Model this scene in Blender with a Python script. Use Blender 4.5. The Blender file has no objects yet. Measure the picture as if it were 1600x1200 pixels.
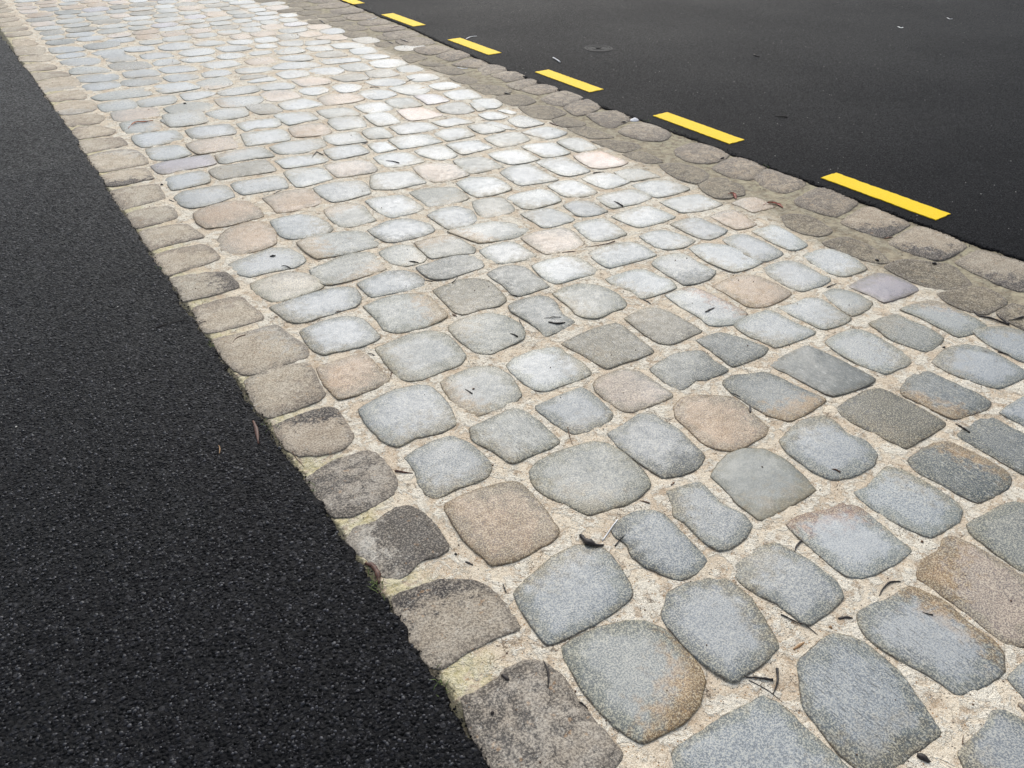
import bpy, math, random
import numpy as np
from mathutils import Vector, Matrix, noise as mn
from mathutils.bvhtree import BVHTree

random.seed(7)
sc = bpy.context.scene
COL = sc.collection

# ---------------------------------------------------------------- camera, sky, sun, exposure
# World axes: +Y runs along the cobbled strip, +X across it towards the road, metres.
cam_d = bpy.data.cameras.new('camera'); cam = bpy.data.objects.new('camera', cam_d); COL.objects.link(cam)
cam.location = (0, 0, 1.5)
cam.rotation_euler = (math.radians(90 - 35.7106), 0, -math.atan2(0.5609132, 0.8278746))
cam_d.sensor_width = 36; cam_d.lens = 27.45; cam_d.clip_start = 0.02; cam_d.clip_end = 800
sc.camera = cam

SUN_EL, SUN_AZ = 42.0, 34.0           # azimuth clockwise from +Y (towards +X)
world = bpy.data.worlds.new('World'); sc.world = world; world.use_nodes = True
wn = world.node_tree.nodes; wl = world.node_tree.links
bg = wn['Background']
sky = wn.new('ShaderNodeTexSky'); sky.sky_type = 'NISHITA'; sky.sun_disc = False
sky.sun_elevation = math.radians(SUN_EL); sky.sun_rotation = math.radians(SUN_AZ)
sky.air_density = 1.0; sky.dust_density = 1.6; sky.ozone_density = 1.0
hs = wn.new('ShaderNodeHueSaturation'); hs.inputs['Saturation'].default_value = .5   # thin cloud greys the blue
wl.new(sky.outputs[0], hs.inputs['Color']); wl.new(hs.outputs[0], bg.inputs[0]); bg.inputs[1].default_value = 0.12
sd = bpy.data.lights.new('sun', 'SUN'); so = bpy.data.objects.new('sun', sd); COL.objects.link(so)
sd.energy = 1.5; sd.angle = math.radians(50); sd.color = (1.0, 0.965, 0.905)
a = math.radians(SUN_AZ); e = math.radians(SUN_EL)
so.rotation_euler = Vector((math.sin(a)*math.cos(e), math.cos(a)*math.cos(e), math.sin(e))).to_track_quat('Z', 'Y').to_euler()
sc.view_settings.view_transform = 'Standard'; sc.view_settings.look = 'None'
sc.view_settings.gamma = 1; sc.view_settings.exposure = 0.70
sc.render.engine = 'CYCLES'

# ---------------------------------------------------------------- node helpers
class NT:
    def __init__(s, name):
        s.m = bpy.data.materials.new(name); s.m.use_nodes = True
        s.n = s.m.node_tree.nodes; s.l = s.m.node_tree.links
        s.p = s.n['Principled BSDF']
        s.pos = s.n.new('ShaderNodeNewGeometry').outputs['Position']
    def put(s, v, sock):
        if isinstance(v, bpy.types.NodeSocket): s.l.new(v, sock)
        elif isinstance(v, (tuple, list)):
            sock.default_value = tuple(v) + ((1,) if len(v) == 3 and len(sock.default_value) == 4 else ())
        else: sock.default_value = v
    def noise(s, scale, detail=3, rough=.55, vec=None, out='Fac', dist=0):
        n = s.n.new('ShaderNodeTexNoise'); n.inputs['Scale'].default_value = scale
        n.inputs['Detail'].default_value = detail; n.inputs['Roughness'].default_value = rough
        n.inputs['Distortion'].default_value = dist
        s.l.new(vec or s.pos, n.inputs['Vector']); return n.outputs[out]
    def vor(s, scale, out='Distance', feature='F1', vec=None, rnd=1):
        n = s.n.new('ShaderNodeTexVoronoi'); n.feature = feature; n.inputs['Scale'].default_value = scale
        n.inputs['Randomness'].default_value = rnd
        s.l.new(vec or s.pos, n.inputs['Vector']); return n.outputs[out]
    def ramp(s, v, a, b, lo=0., hi=1.):
        n = s.n.new('ShaderNodeMapRange'); n.interpolation_type = 'SMOOTHSTEP'; s.put(v, n.inputs[0])
        n.inputs[1].default_value = a; n.inputs[2].default_value = b
        n.inputs[3].default_value = lo; n.inputs[4].default_value = hi
        return n.outputs[0]
    def mix(s, f, a, b, mode='MIX'):
        n = s.n.new('ShaderNodeMix'); n.data_type = 'RGBA'; n.blend_type = mode
        s.put(f, n.inputs[0]); s.put(a, n.inputs[6]); s.put(b, n.inputs[7]); return n.outputs[2]
    def math(s, op, a, b=0., c=None):
        n = s.n.new('ShaderNodeMath'); n.operation = op; s.put(a, n.inputs[0]); s.put(b, n.inputs[1])
        if c is not None: s.put(c, n.inputs[2])
        return n.outputs[0]
    def vmath(s, op, a, b=(0, 0, 0)):
        n = s.n.new('ShaderNodeVectorMath'); n.operation = op; s.put(a, n.inputs[0]); s.put(b, n.inputs[1]); return n.outputs[0]
    def scalev(s, a, k):
        n = s.n.new('ShaderNodeVectorMath'); n.operation = 'SCALE'; s.put(a, n.inputs[0]); s.put(k, n.inputs[3]); return n.outputs[0]
    def attr(s, name, out='Color'):
        n = s.n.new('ShaderNodeAttribute'); n.attribute_name = name; return n.outputs[out]
    def sep(s, c):
        n = s.n.new('ShaderNodeSeparateXYZ'); s.l.new(c, n.inputs[0]); return n.outputs
    def bump(s, h, strength, dist, normal=None):
        n = s.n.new('ShaderNodeBump'); n.inputs['Strength'].default_value = strength; n.inputs['Distance'].default_value = dist
        s.l.new(h, n.inputs['Height'])
        if normal: s.l.new(normal, n.inputs['Normal'])
        return n.outputs[0]
    def done(s, col, rough, normal=None, spec=.5):
        s.put(col, s.p.inputs['Base Color']); s.put(rough, s.p.inputs['Roughness'])
        s.put(spec, s.p.inputs['Specular IOR Level'])
        if normal: s.l.new(normal, s.p.inputs['Normal'])
        return s.m

# ---------------------------------------------------------------- materials
def mat_stone():
    t = NT('stone')
    ca, cb, aux = t.attr('ColA'), t.attr('ColB'), t.attr('Aux')
    ax = t.sep(aux)                       # x stain weight, y distance to rim, z type
    ry = t.attr('Aux', 'Alpha')           # smoothness of the sawn stones
    big = t.noise(9, 4, .6)
    blot = t.noise(38, 5, .65)
    m = t.math('ADD', ax[0], t.math('MULTIPLY', t.math('SUBTRACT', blot, .5), 1.1))
    m = t.ramp(m, .34, .68)
    col = t.mix(m, ca, cb)
    # broad tonal drift inside each stone
    col = t.mix(t.ramp(big, .35, .68), t.mix(.9, col, (.80, .83, .86), 'MULTIPLY'), col)
    # sky sheen painted pale into the worn tops, shoulders painted darker without it
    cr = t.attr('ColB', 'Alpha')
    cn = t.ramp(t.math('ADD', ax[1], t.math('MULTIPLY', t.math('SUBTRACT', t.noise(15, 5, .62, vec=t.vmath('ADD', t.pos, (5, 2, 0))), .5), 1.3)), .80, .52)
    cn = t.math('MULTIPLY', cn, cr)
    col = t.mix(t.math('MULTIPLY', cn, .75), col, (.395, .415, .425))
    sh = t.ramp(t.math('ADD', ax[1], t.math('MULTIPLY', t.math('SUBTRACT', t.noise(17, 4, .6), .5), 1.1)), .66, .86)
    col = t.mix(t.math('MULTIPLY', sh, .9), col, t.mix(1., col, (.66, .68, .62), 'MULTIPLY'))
    # warm tarnish at the rims
    rim = t.ramp(t.math('ADD', ax[1], t.math('MULTIPLY', t.math('SUBTRACT', t.noise(55, 4), .5), .55)), .80, 1.06)
    col = t.mix(t.math('MULTIPLY', rim, t.ramp(big, .4, .6, .3, .8)), col, t.mix(.35, t.mix(1., col, (.95, .84, .66), 'MULTIPLY'), (.22, .16, .085)))
    # crystalline grain
    g1 = t.noise(250, 2, .75)
    g2 = t.noise(520, 1, .5)
    g = t.math('ADD', t.math('MULTIPLY', g1, .7), t.math('MULTIPLY', g2, .3))
    lite = t.ramp(g, .51, .57); dark = t.ramp(g, .51, .43)
    ga = t.math('MULTIPLY', t.math('SUBTRACT', 1., t.math('MULTIPLY', ry, .55)), t.math('SUBTRACT', 1., t.math('MULTIPLY', cn, .45)))
    col = t.mix(t.math('MULTIPLY', lite, t.math('MULTIPLY', ga, .75)), col, t.mix(.55, col, (.72, .66, .50)))
    col = t.mix(t.math('MULTIPLY', dark, t.math('MULTIPLY', ga, .80)), col, t.mix(.75, col, (.040, .05, .065)))
    # schist banding on some stones (type > .5)
    mp = t.n.new('ShaderNodeMapping'); mp.inputs['Rotation'].default_value = (0, 0, .35); mp.inputs['Scale'].default_value = (6, 1, 1)
    t.l.new(t.pos, mp.inputs['Vector'])
    band = t.noise(38, 4, .65, vec=mp.outputs[0], dist=.3)
    col = t.mix(t.math('MULTIPLY', t.ramp(band, .55, .70), t.math('MULTIPLY', ax[2], .6)), col, (.50, .50, .46))
    col = t.mix(t.math('MULTIPLY', t.ramp(band, .46, .32), t.math('MULTIPLY', ax[2], .7)), col, (.06, .065, .06))
    # a few rust ringed pits
    sv = t.vor(5.5, 'Distance'); sr = t.sep(t.vor(5.5, 'Color'))
    on = t.ramp(sr[0], .5, .52)
    col = t.mix(t.math('MULTIPLY', on, t.ramp(t.math('ADD', sv, t.math('MULTIPLY', t.noise(80, 3), .08)), .16, .07, 0., .55)), col, (.13, .11, .075))
    col = t.mix(t.math('MULTIPLY', on, t.ramp(sv, .032, .018)), col, (.03, .025, .02))
    # small pits and dirt specks
    pit = t.ramp(t.noise(95, 3, .7), .70, .76)
    col = t.mix(t.math('MULTIPLY', pit, .6), col, (.06, .05, .04))
    rough = t.ramp(t.math('ADD', t.math('MULTIPLY', blot, .5), t.math('MULTIPLY', t.noise(3.2, 3, .6, vec=t.vmath('ADD', t.pos, (9, 4, 0))), .5)), .38, .60, .24, .50)
    rough = t.math('SUBTRACT', rough, t.math('MULTIPLY', ry, .10))
    rough = t.math('ADD', rough, t.math('MULTIPLY', rim, .18))
    hh = t.math('ADD', t.math('MULTIPLY', t.noise(60, 4, .6), 1.2), t.math('MULTIPLY', g, t.math('MULTIPLY', ga, 1.6)))
    nb = t.bump(hh, .22, .0022)
    crack = t.ramp(t.math('ADD', ax[1], t.math('MULTIPLY', t.math('SUBTRACT', t.noise(70, 3), .5), .05)), .965, .995)
    col = t.mix(t.math('MULTIPLY', crack, t.ramp(t.noise(30, 3), .40, .62, .0, .7)), col, (.10, .072, .045))
    return t.done(col, rough, nb, .34)

def mat_oldstone():
    # the weathered, lichened stones of the two borders
    t = NT('weathered_stone')
    ca, cb, aux = t.attr('ColA'), t.attr('ColB'), t.attr('Aux'); ax = t.sep(aux)
    blot = t.noise(26, 6, .72, dist=.4)
    m = t.ramp(t.math('ADD', ax[0], t.math('MULTIPLY', t.math('SUBTRACT', t.math('ADD', t.math('MULTIPLY', blot, .7), t.math('MULTIPLY', t.noise(130, 5, .8), .3)), .5), 2.2)), .38, .62)
    col = t.mix(m, ca, cb)
    col = t.mix(t.ramp(t.noise(14, 5, .7), .40, .62), t.mix(.6, col, (.66, .60, .53), 'MULTIPLY'), col)
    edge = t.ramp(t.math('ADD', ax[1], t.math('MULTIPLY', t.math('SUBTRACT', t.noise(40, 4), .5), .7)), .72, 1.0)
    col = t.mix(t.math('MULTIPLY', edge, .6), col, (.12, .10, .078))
    g = t.noise(190, 3, .8)
    col = t.mix(t.math('MULTIPLY', t.ramp(g, .51, .58), .6), col, t.mix(.6, col, (.66, .58, .46)))
    col = t.mix(t.math('MULTIPLY', t.ramp(g, .50, .42), .72), col, t.mix(.7, col, (.045, .04, .035)))
    # white crustose lichen, yellow lichen and rust specks
    col = t.mix(t.math('MULTIPLY', t.ramp(t.noise(75, 5, .75), .60, .67), .65), col, (.58, .55, .48))
    col = t.mix(t.math('MULTIPLY', t.ramp(t.noise(48, 3, .6, vec=t.vmath('ADD', t.pos, (3, 1, 0))), .64, .72), .35), col, (.46, .26, .11))
    hh = t.math('ADD', t.math('MULTIPLY', blot, 3.), g)
    return t.done(col, .72, t.bump(hh, .7, .0035), .3)

def mat_mortar():
    t = NT('mortar')
    px = t.sep(t.pos)
    n1 = t.noise(7, 5, .6); n2 = t.noise(24, 5, .65); n3 = t.noise(90, 4, .7)
    col = t.mix(t.ramp(n1, .38, .60), (.60, .485, .35), (.74, .64, .49))
    n4 = t.noise(13, 6, .72, dist=.6)
    wm = t.ramp(n4, .47, .54)
    col = t.mix(t.math('MULTIPLY', wm, .85), col, (.84, .78, .65))
    col = t.mix(t.math('MULTIPLY', t.ramp(n2, .47, .36), .8), col, (.43, .315, .205))
    col = t.mix(t.math('MULTIPLY', t.ramp(n3, .54, .72), .55), col, (.74, .68, .56))
    col = t.mix(t.math('MULTIPLY', t.ramp(n3, .44, .32), .7), col, (.27, .20, .13))
    sand = t.noise(420, 2, .7)
    col = t.mix(t.math('MULTIPLY', t.ramp(sand, .50, .36), .6), col, (.22, .165, .10))
    col = t.mix(t.math('MULTIPLY', t.ramp(sand, .54, .66), .5), col, (.85, .80, .68))
    # embedded grit
    vc = t.vor(210, 'Color'); vd = t.vor(210, 'Distance')
    vs = t.sep(vc)
    on = t.math('MULTIPLY', t.ramp(vs[0], .86, .88), t.ramp(vd, .42, .30))
    grit = t.mix(t.ramp(vs[1], .35, .4), (.10, .085, .07), t.mix(t.ramp(vs[1], .70, .72), (.42, .22, .09), (.70, .67, .60)))
    col = t.mix(t.math('MULTIPLY', on, .85), col, grit)
    # hairline cracks
    ck = t.n.new('ShaderNodeTexVoronoi'); ck.feature = 'DISTANCE_TO_EDGE'; ck.inputs['Scale'].default_value = 5.5
    t.l.new(t.vmath('ADD', t.pos, t.scalev(t.noise(14, 4, .6, out='Color'), .12)), ck.inputs['Vector'])
    crk = t.math('MULTIPLY', t.ramp(ck.outputs['Distance'], .012, .004), t.ramp(t.noise(5, 3), .52, .6))
    col = t.mix(t.math('MULTIPLY', crk, .75), col, (.12, .085, .055))
    # bitumen smears and black dirt where the asphalt meets the mortar
    tar = t.ramp(t.math('ADD', px[0], t.math('MULTIPLY', t.math('SUBTRACT', t.noise(45, 5, .7), .5), .05)), .447, .430)
    # grime towards the kerb
    wob = t.math('MULTIPLY', t.math('SUBTRACT', t.noise(3.5, 5, .6), .5), .55)
    dirt = t.ramp(t.math('ADD', px[0], wob), 2.80, 3.02)
    col = t.mix(t.math('MULTIPLY', dirt, .82), col, t.mix(t.ramp(n2, .4, .6), (.20, .165, .105), (.33, .285, .19)))
    # yellow green lichen along the footpath edge and in kerb joints
    le = t.math('MULTIPLY', t.ramp(t.math('ADD', px[0], t.math('MULTIPLY', t.math('SUBTRACT', t.noise(9, 4), .5), .22)), .60, .47), t.ramp(n2, .36, .52))
    col = t.mix(t.math('MULTIPLY', le, .6), col, t.mix(t.ramp(n3, .4, .6), (.38, .34, .13), (.62, .55, .30)))
    lk = t.math('MULTIPLY', t.ramp(px[0], 3.08, 3.2), t.ramp(n2, .42, .6))
    col = t.mix(t.math('MULTIPLY', lk, .5), col, (.42, .38, .24))
    col = t.mix(t.math('MULTIPLY', tar, .85), col, (.035, .034, .022))
    h = t.math('ADD', t.math('ADD', t.math('MULTIPLY', n2, 3.), t.math('MULTIPLY', n3, t.math('ADD', t.math('MULTIPLY', wm, 2.5), 2.))), t.math('ADD', t.math('MULTIPLY', sand, .5), on))
    return t.done(col, .82, t.bump(h, .75, .0032), .25)

def mat_asphalt(name, cell, tilt, base, hi, rough, edge_x=None, spec=.5, grit=.5, rel=.6, specks=.81):
    t = NT(name)
    wp = t.vmath('ADD', t.pos, t.scalev(t.vmath('SUBTRACT', t.noise(cell*.5, 2, out='Color'), (.5, .5, .5)), .35/cell))
    vd = t.vor(cell, 'Distance', vec=wp); vc = t.vor(cell, 'Color', vec=wp)
    vs = t.sep(vc)
    big = t.noise(2.2, 5, .62)
    col = t.mix(t.math('POWER', vs[0], 2.5), base, hi)
    col = t.mix(t.ramp(vd, .38, .62), col, (.006, .006, .007))
    col = t.mix(t.math('MULTIPLY', t.ramp(vs[1], .965, .975), .6), col, (.05, .05, .054))
    col = t.mix(t.ramp(big, .3, .7), t.mix(1., col, (.80, .80, .82), 'MULTIPLY'), col)
    fine = t.noise(700, 2, .7)
    col = t.mix(t.math('MULTIPLY', t.ramp(fine, .60, .70), grit), col, (.12, .12, .125))
    sp = t.ramp(t.vor(24, 'Distance'), .085, .06)
    sx = t.sep(t.vor(24, 'Color'))
    col = t.mix(t.math('MULTIPLY', sp, t.ramp(sx[0], specks-.01, specks+.01)), col, (.42, .41, .38))
    tn = t.vmath('SUBTRACT', vc, (.5, .5, .5))
    tn = t.vmath('MULTIPLY', tn, (tilt, tilt, 0))
    geo = t.n.new('ShaderNodeNewGeometry').outputs['Normal']
    nn = t.vmath('NORMALIZE', t.vmath('ADD', geo, tn))
    # bigger rounded chips showing through here and there
    bd = t.vor(cell*.5, 'Distance', vec=wp); bs = t.sep(t.vor(cell*.5, 'Color', vec=wp))
    bigc = t.math('MULTIPLY', t.ramp(bs[0], .50, .52), t.ramp(bd, .40, .33))
    col = t.mix(t.math('MULTIPLY', bigc, .8), col, t.mix(bs[1], base, tuple(c*1.1 for c in hi)))
    sm = t.noise(cell*.8, 4, .75)
    h = t.math('ADD', t.math('MULTIPLY', t.ramp(vd, 0, .75, 1., 0.), 2.), t.math('ADD', t.math('MULTIPLY', sm, 3.2), t.math('MULTIPLY', bigc, 1.2)))
    nb = t.bump(h, rel, .28/cell, nn)
    r = t.math('ADD', t.ramp(vs[2], 0, 1, rough-.1, rough+.12), t.ramp(t.noise(.9, 2, .5), .3, .7, -.02, .02))
    return t.done(col, r, nb, spec)

def mat_paint():
    t = NT('yellow_road_paint')
    n = t.noise(130, 4, .7); p = t.noise(260, 3, .7)
    col = t.mix(t.ramp(n, .3, .7), (.82, .535, .004), (.90, .62, .008))
    col = t.mix(t.math('MULTIPLY', t.ramp(p, .61, .68), .7), col, (.10, .07, .02))
    col = t.mix(t.math('MULTIPLY', t.ramp(t.noise(12, 4), .58, .75), .25), col, (.45, .28, .02))
    return t.done(col, .5, t.bump(t.noise(170, 3, .7), .8, .003), .06)

def mat_plain(name, c1, c2, scale, rough, bump=.4, spec=.35):
    t = NT(name)
    col = t.mix(t.ramp(t.noise(scale, 4, .65), .35, .65), c1, c2)
    return t.done(col, rough, t.bump(t.noise(scale*2, 3), bump, .001), spec)

M = dict(stone=mat_stone(), old=mat_oldstone(), mortar=mat_mortar(),
    path=mat_asphalt('footpath_asphalt', 112, 1.15, (.0016, .0017, .0022), (.018, .0186, .0225), .52, spec=.10, grit=.08, rel=1.0, specks=.96),
    road=mat_asphalt('road_asphalt', 210, .22, (.0032, .0036, .0046), (.0080, .0086, .0105), .55, spec=.018, rel=.4, grit=.35),
    paint=mat_paint(),
    soil=mat_plain('bare_ground', (.07, .06, .045), (.12, .10, .075), 6, .9),
    black=mat_plain('charred_plant', (.010, .008, .008), (.030, .022, .018), 120, .5),
    brown=mat_plain('brown_bark', (.055, .028, .016), (.14, .07, .035), 150, .55),
    red=mat_plain('reddish_bark', (.055, .024, .016), (.125, .055, .034), 150, .5),
    tan=mat_plain('pale_bark', (.25, .14, .06), (.36, .22, .11), 120, .6),
    redleaf=mat_plain('red_leaf', (.17, .028, .012), (.33, .065, .025), 70, .5),
    orleaf=mat_plain('orange_leaf', (.38, .10, .03), (.55, .20, .07), 70, .5),
    white=mat_plain('white_paper', (.70, .69, .68), (.82, .81, .80), 60, .6, .2),
    shell=mat_plain('chalky_shell', (.66, .64, .66), (.84, .83, .82), 90, .5),
    iron=mat_plain('dull_iron', (.016, .016, .017), (.045, .043, .04), 90, .6, .6, .05),
    green=mat_plain('green_weed', (.06, .09, .02), (.12, .16, .04), 60, .6))

# ---------------------------------------------------------------- mesh helpers
def link(name, me, mat, parent=None, smooth=True):
    o = bpy.data.objects.new(name, me); COL.objects.link(o)
    if mat is not None: me.materials.append(mat)
    if smooth: me.polygons.foreach_set('use_smooth', [True]*len(me.polygons))
    if parent is not None: o.parent = parent
    return o
def mesh(name, v, f):
    me = bpy.data.meshes.new(name); me.from_pydata(v, [], f); me.update(); return me
def tag(o, label, cat, group=None):
    o['label'] = label; o['category'] = cat
    if group: o['group'] = group
    return o

def hsh(ix, iy, s):
    n = (ix.astype(np.int64)*374761393 + iy.astype(np.int64)*668265263 + s*974634777) & 0xffffffff
    n = ((n ^ (n >> 13))*1274126177) & 0xffffffff
    return ((n ^ (n >> 16)) & 0xffff)/65535.
def vnoise(x, y, s):
    ix = np.floor(x); iy = np.floor(y); fx = x-ix; fy = y-iy
    fx = fx*fx*(3-2*fx); fy = fy*fy*(3-2*fy)
    return (hsh(ix, iy, s)*(1-fx)*(1-fy) + hsh(ix+1, iy, s)*fx*(1-fy) + hsh(ix, iy+1, s)*(1-fx)*fy + hsh(ix+1, iy+1, s)*fx*fy)*2-1
def mortar_z(x, y):
    x = np.asarray(x, float); y = np.asarray(y, float)
    z = .0016*vnoise(x*9, y*9, 1) + .0014*vnoise(x*28, y*28, 2) + .0009*vnoise(x*75, y*75, 3)
    return z - .0012
KEDGE = [(-5, 3.45), (1.25, 3.442), (1.5, 3.412), (1.83, 3.416), (2.2, 3.419), (2.8, 3.403), (3.6, 3.386), (4.2, 3.358), (5.3, 3.37), (6.76, 3.465), (8.4, 3.52), (12, 3.50), (60, 3.5)]
LEDGE = [(-5, .41), (.69, .413), (.86, .422), (1.17, .427), (2.0, .426), (3.8, .424), (4.6, .433), (5.6, .436), (6.85, .428), (8.5, .405), (12, .42), (60, .42)]
def interp(tab, y): return float(np.interp(y, [a for a, b in tab], [b for a, b in tab]))

def grid_mesh(name, xs, ys, zf, mat, parent=None):
    X, Y = np.meshgrid(xs, ys); Z = zf(X, Y)
    v = np.stack([X.ravel(), Y.ravel(), Z.ravel()], 1)
    nx, ny = len(xs), len(ys)
    i = np.arange(nx-1); j = np.arange(ny-1); I, J = np.meshgrid(i, j); b = (J*nx+I).ravel()
    f = np.stack([b, b+1, b+nx+1, b+nx], 1)
    me = bpy.data.meshes.new(name)
    me.vertices.add(len(v)); me.vertices.foreach_set('co', v.ravel())
    me.loops.add(f.size); me.loops.foreach_set('vertex_index', f.ravel().astype(np.int32))
    me.polygons.add(len(f)); me.polygons.foreach_set('loop_start', np.arange(0, f.size, 4, dtype=np.int32))
    me.update(calc_edges=True)
    return link(name, me, mat, parent)

# ---------------------------------------------------------------- ground and mortar beds
g = grid_mesh('ground', np.linspace(-150, 150, 13), np.linspace(-150, 150, 13), lambda X, Y: X*0-.06, M['soil']); g['kind'] = 'structure'
ys = np.concatenate([np.arange(-2, .0, .04), np.arange(0, 3.2, .0105), np.arange(3.2, 7, .02), np.arange(7, 13, .05), np.arange(13, 40.1, .5)])
zf = lambda X, Y: mortar_z(X, Y)
S1, S2 = .66, 2.96
edging = grid_mesh('paving_edging', np.arange(.35, S1+.001, .0103333), ys, zf, M['mortar']); edging['kind'] = 'structure'
paving = grid_mesh('cobblestone_paving', np.linspace(S1, S2, 224), ys, zf, M['mortar']); paving['kind'] = 'structure'
kerb = grid_mesh('kerb', np.linspace(S2, 3.56, 58), ys, zf, M['mortar']); kerb['kind'] = 'structure'

# ---------------------------------------------------------------- cobblestones
PAL = dict(
  b=((.262, .282, .288), (.24, .215, .165)), d=((.078, .094, .090), (.14, .15, .135)), g=((.215, .222, .195), (.29, .25, .18)),
  w=((.385, .398, .388), (.33, .30, .24)), t=((.35, .215, .11), (.24, .165, .095)), u=((.115, .10, .064), (.18, .14, .08)),
  p=((.44, .33, .245), (.34, .29, .25)), P=((.47, .345, .275), (.50, .30, .19)), m=((.25, .21, .225), (.19, .155, .14)),
  e=((.52, .45, .345), (.33, .275, .21)), k=((.105, .095, .085), (.37, .33, .275)), K=((.36, .30, .22), (.17, .14, .11)),
  E=((.40, .345, .27), (.26, .22, .175)), D=((.115, .093, .06), (.25, .21, .14)))
SEC = dict(o=(.34, .20, .075), t=(.34, .235, .13), d=(.085, .10, .10), p=(.42, .25, .175), k=(.06, .05, .047), w=(.50, .47, .41), l=(.028, .024, .026))

def catmull(P, n):
    m = len(P); out = []
    L = [math.dist(P[i], P[(i+1) % m]) for i in range(m)]; tot = sum(L)
    for k in range(n):
        d = tot*k/n; i = 0
        while i < m-1 and d > L[i]: d -= L[i]; i += 1
        u = min(1, d/max(L[i], 1e-9))
        p0, p1, p2, p3 = P[i-1], P[i], P[(i+1) % m], P[(i+2) % m]
        q = []
        for c in (0, 1):
            q.append(.5*((2*p1[c]) + (-p0[c]+p2[c])*u + (2*p0[c]-5*p1[c]+4*p2[c]-p3[c])*u*u + (-p0[c]+3*p1[c]-3*p2[c]+p3[c])*u**3)*.5
                     + .5*(p1[c]+(p2[c]-p1[c])*u))
        out.append(q)
    return out

def stone_geo(P, code, ang, rnd, level):
    """vertices, faces and colour attributes of one stone whose visible outline is P (x, y)"""
    n, rings = {0: (64, (1, .97, .92, .84, .70, .5, .25)), 1: (34, (1, .95, .85, .6, .3)), 2: (16, (1, .95, .6)), 3: (10, (1, .9))}[level]
    O = catmull(P, n)
    cx = sum(p[0] for p in O)/n; cy = sum(p[1] for p in O)/n
    rad = sum(math.hypot(p[0]-cx, p[1]-cy) for p in O)/n
    grow = (.0025, .005, .006, .004)[level]
    for p in O:
        l = math.hypot(p[0]-cx, p[1]-cy); p[0] += (p[0]-cx)/l*grow; p[1] += (p[1]-cy)/l*grow
    c0 = code[0]; border = c0 in 'eKED' or (c0 == 'k')
    if level <= 1:
        amp = .0038 if border else .0022
        for i, p in enumerate(O):
            v = Vector((p[0]*45, p[1]*45, 0)); w = mn.noise(v)*amp + mn.noise(v*2.9)*amp*.7 + mn.noise(v*6.3)*amp*.4
            l = math.hypot(p[0]-cx, p[1]-cy); p[0] += (p[0]-cx)/l*w; p[1] += (p[1]-cy)/l*w
    dome = (.0040 if c0 not in 'ekKED' else .0056)*rnd.uniform(.7, 1.25)*(1, .75, .5, .4)[level]*(.55 if c0 == 'D' else 1)
    if 's' in code or c0 in 'Pm': dome *= .75
    if c0 == 'K': dome = .0095; 
    pw = rnd.uniform(2.8, 5.)
    tx, ty = rnd.gauss(0, .007), rnd.gauss(0, .007)
    seed = rnd.uniform(0, 100)
    V, A = [], []
    A1, B1 = PAL[c0]
    s2 = [c for c in code[1:] if c in SEC]
    B1 = SEC[s2[0]] if s2 else B1
    j = rnd.uniform(.88, 1.12); wv = rnd.uniform(-.03, .03)
    A1 = tuple(c*j*(1+wv*(1-k)) for k, c in enumerate(A1)); B1 = tuple(c*j for c in B1)
    if ang == -1 or ang == -2: ang = rnd.uniform(0, 360)
    dx, dy = math.cos(math.radians(ang)), math.sin(math.radians(ang))
    band = 1. if (c0 == 'd' and rnd.random() < .6) or (c0 in 'bgu' and rnd.random() < .3) or 's' in code and c0 != 'g' else 0.
    smooth = 1. if 's' in code or c0 in 'Pm' else 0.
    crown_sheen = rnd.uniform(.1, .9)*(1, 1, .7, .5)[level] if c0 in 'bw' else rnd.uniform(0, .6) if c0 in 'gm' else rnd.uniform(0, .35) if c0 == 'd' else 0.  # how much sky sheen is painted into the top colour
    def put(x, y, f):
        r = f
        z = (.0012, .0008, .0004, .0002)[level]+dome*(1-r**pw)
        if f >= .999: z = .0002
        z += (x-cx)*tx + (y-cy)*ty
        z += (.0013*mn.noise(Vector((x*16, y*16, seed))) + .0007*mn.noise(Vector((x*50, y*50, seed))))*(1 if f < .99 else .5)
        V.append((x, y, z))
        wgt = ((x-cx)*dx+(y-cy)*dy)/max(rad, .01)*.5+.28
        if not s2: wgt = wgt*.75 + .11
        if c0 in 'kKD' and not s2: wgt = .42 + wgt*.3
        A.append((A1, tuple(B1)+(crown_sheen,), (max(0, min(1, wgt)), f*(1, 1, .88, .8)[level], band, smooth)))
    for f in rings:
        for p in O: put(cx+(p[0]-cx)*f, cy+(p[1]-cy)*f, f)
    put(cx, cy, 0)
    F = []; ci = len(V)-1
    for r in range(len(rings)-1):
        for i in range(n):
            k = (i+1) % n
            F.append((r*n+i, r*n+k, (r+1)*n+k, (r+1)*n+i))
    r = len(rings)-1
    for i in range(n): F.append((r*n+i, r*n+(i+1) % n, ci))
    # sides going down into the bed
    b = len(V)
    for p in O:
        V.append((cx+(p[0]-cx)*.97, cy+(p[1]-cy)*.97, -.045)); A.append((A1, tuple(B1)+(0.,), (0, 1, band, smooth)))
    for i in range(n):
        k = (i+1) % n; F.append((b+i, b+k, k, i))
    area = sum(O[i][0]*O[(i+1) % n][1]-O[(i+1) % n][0]*O[i][1] for i in range(n))
    if area < 0: F = [tuple(reversed(f)) for f in F]
    return V, F, A

def set_attrs(me, A):
    for nm, ix in (('ColA', 0), ('ColB', 1), ('Aux', 2)):
        at = me.color_attributes.new(nm, 'FLOAT_COLOR', 'POINT')
        at.data.foreach_set('color', [c for a in A for c in (tuple(a[ix])+(1,))[:4]])

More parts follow.
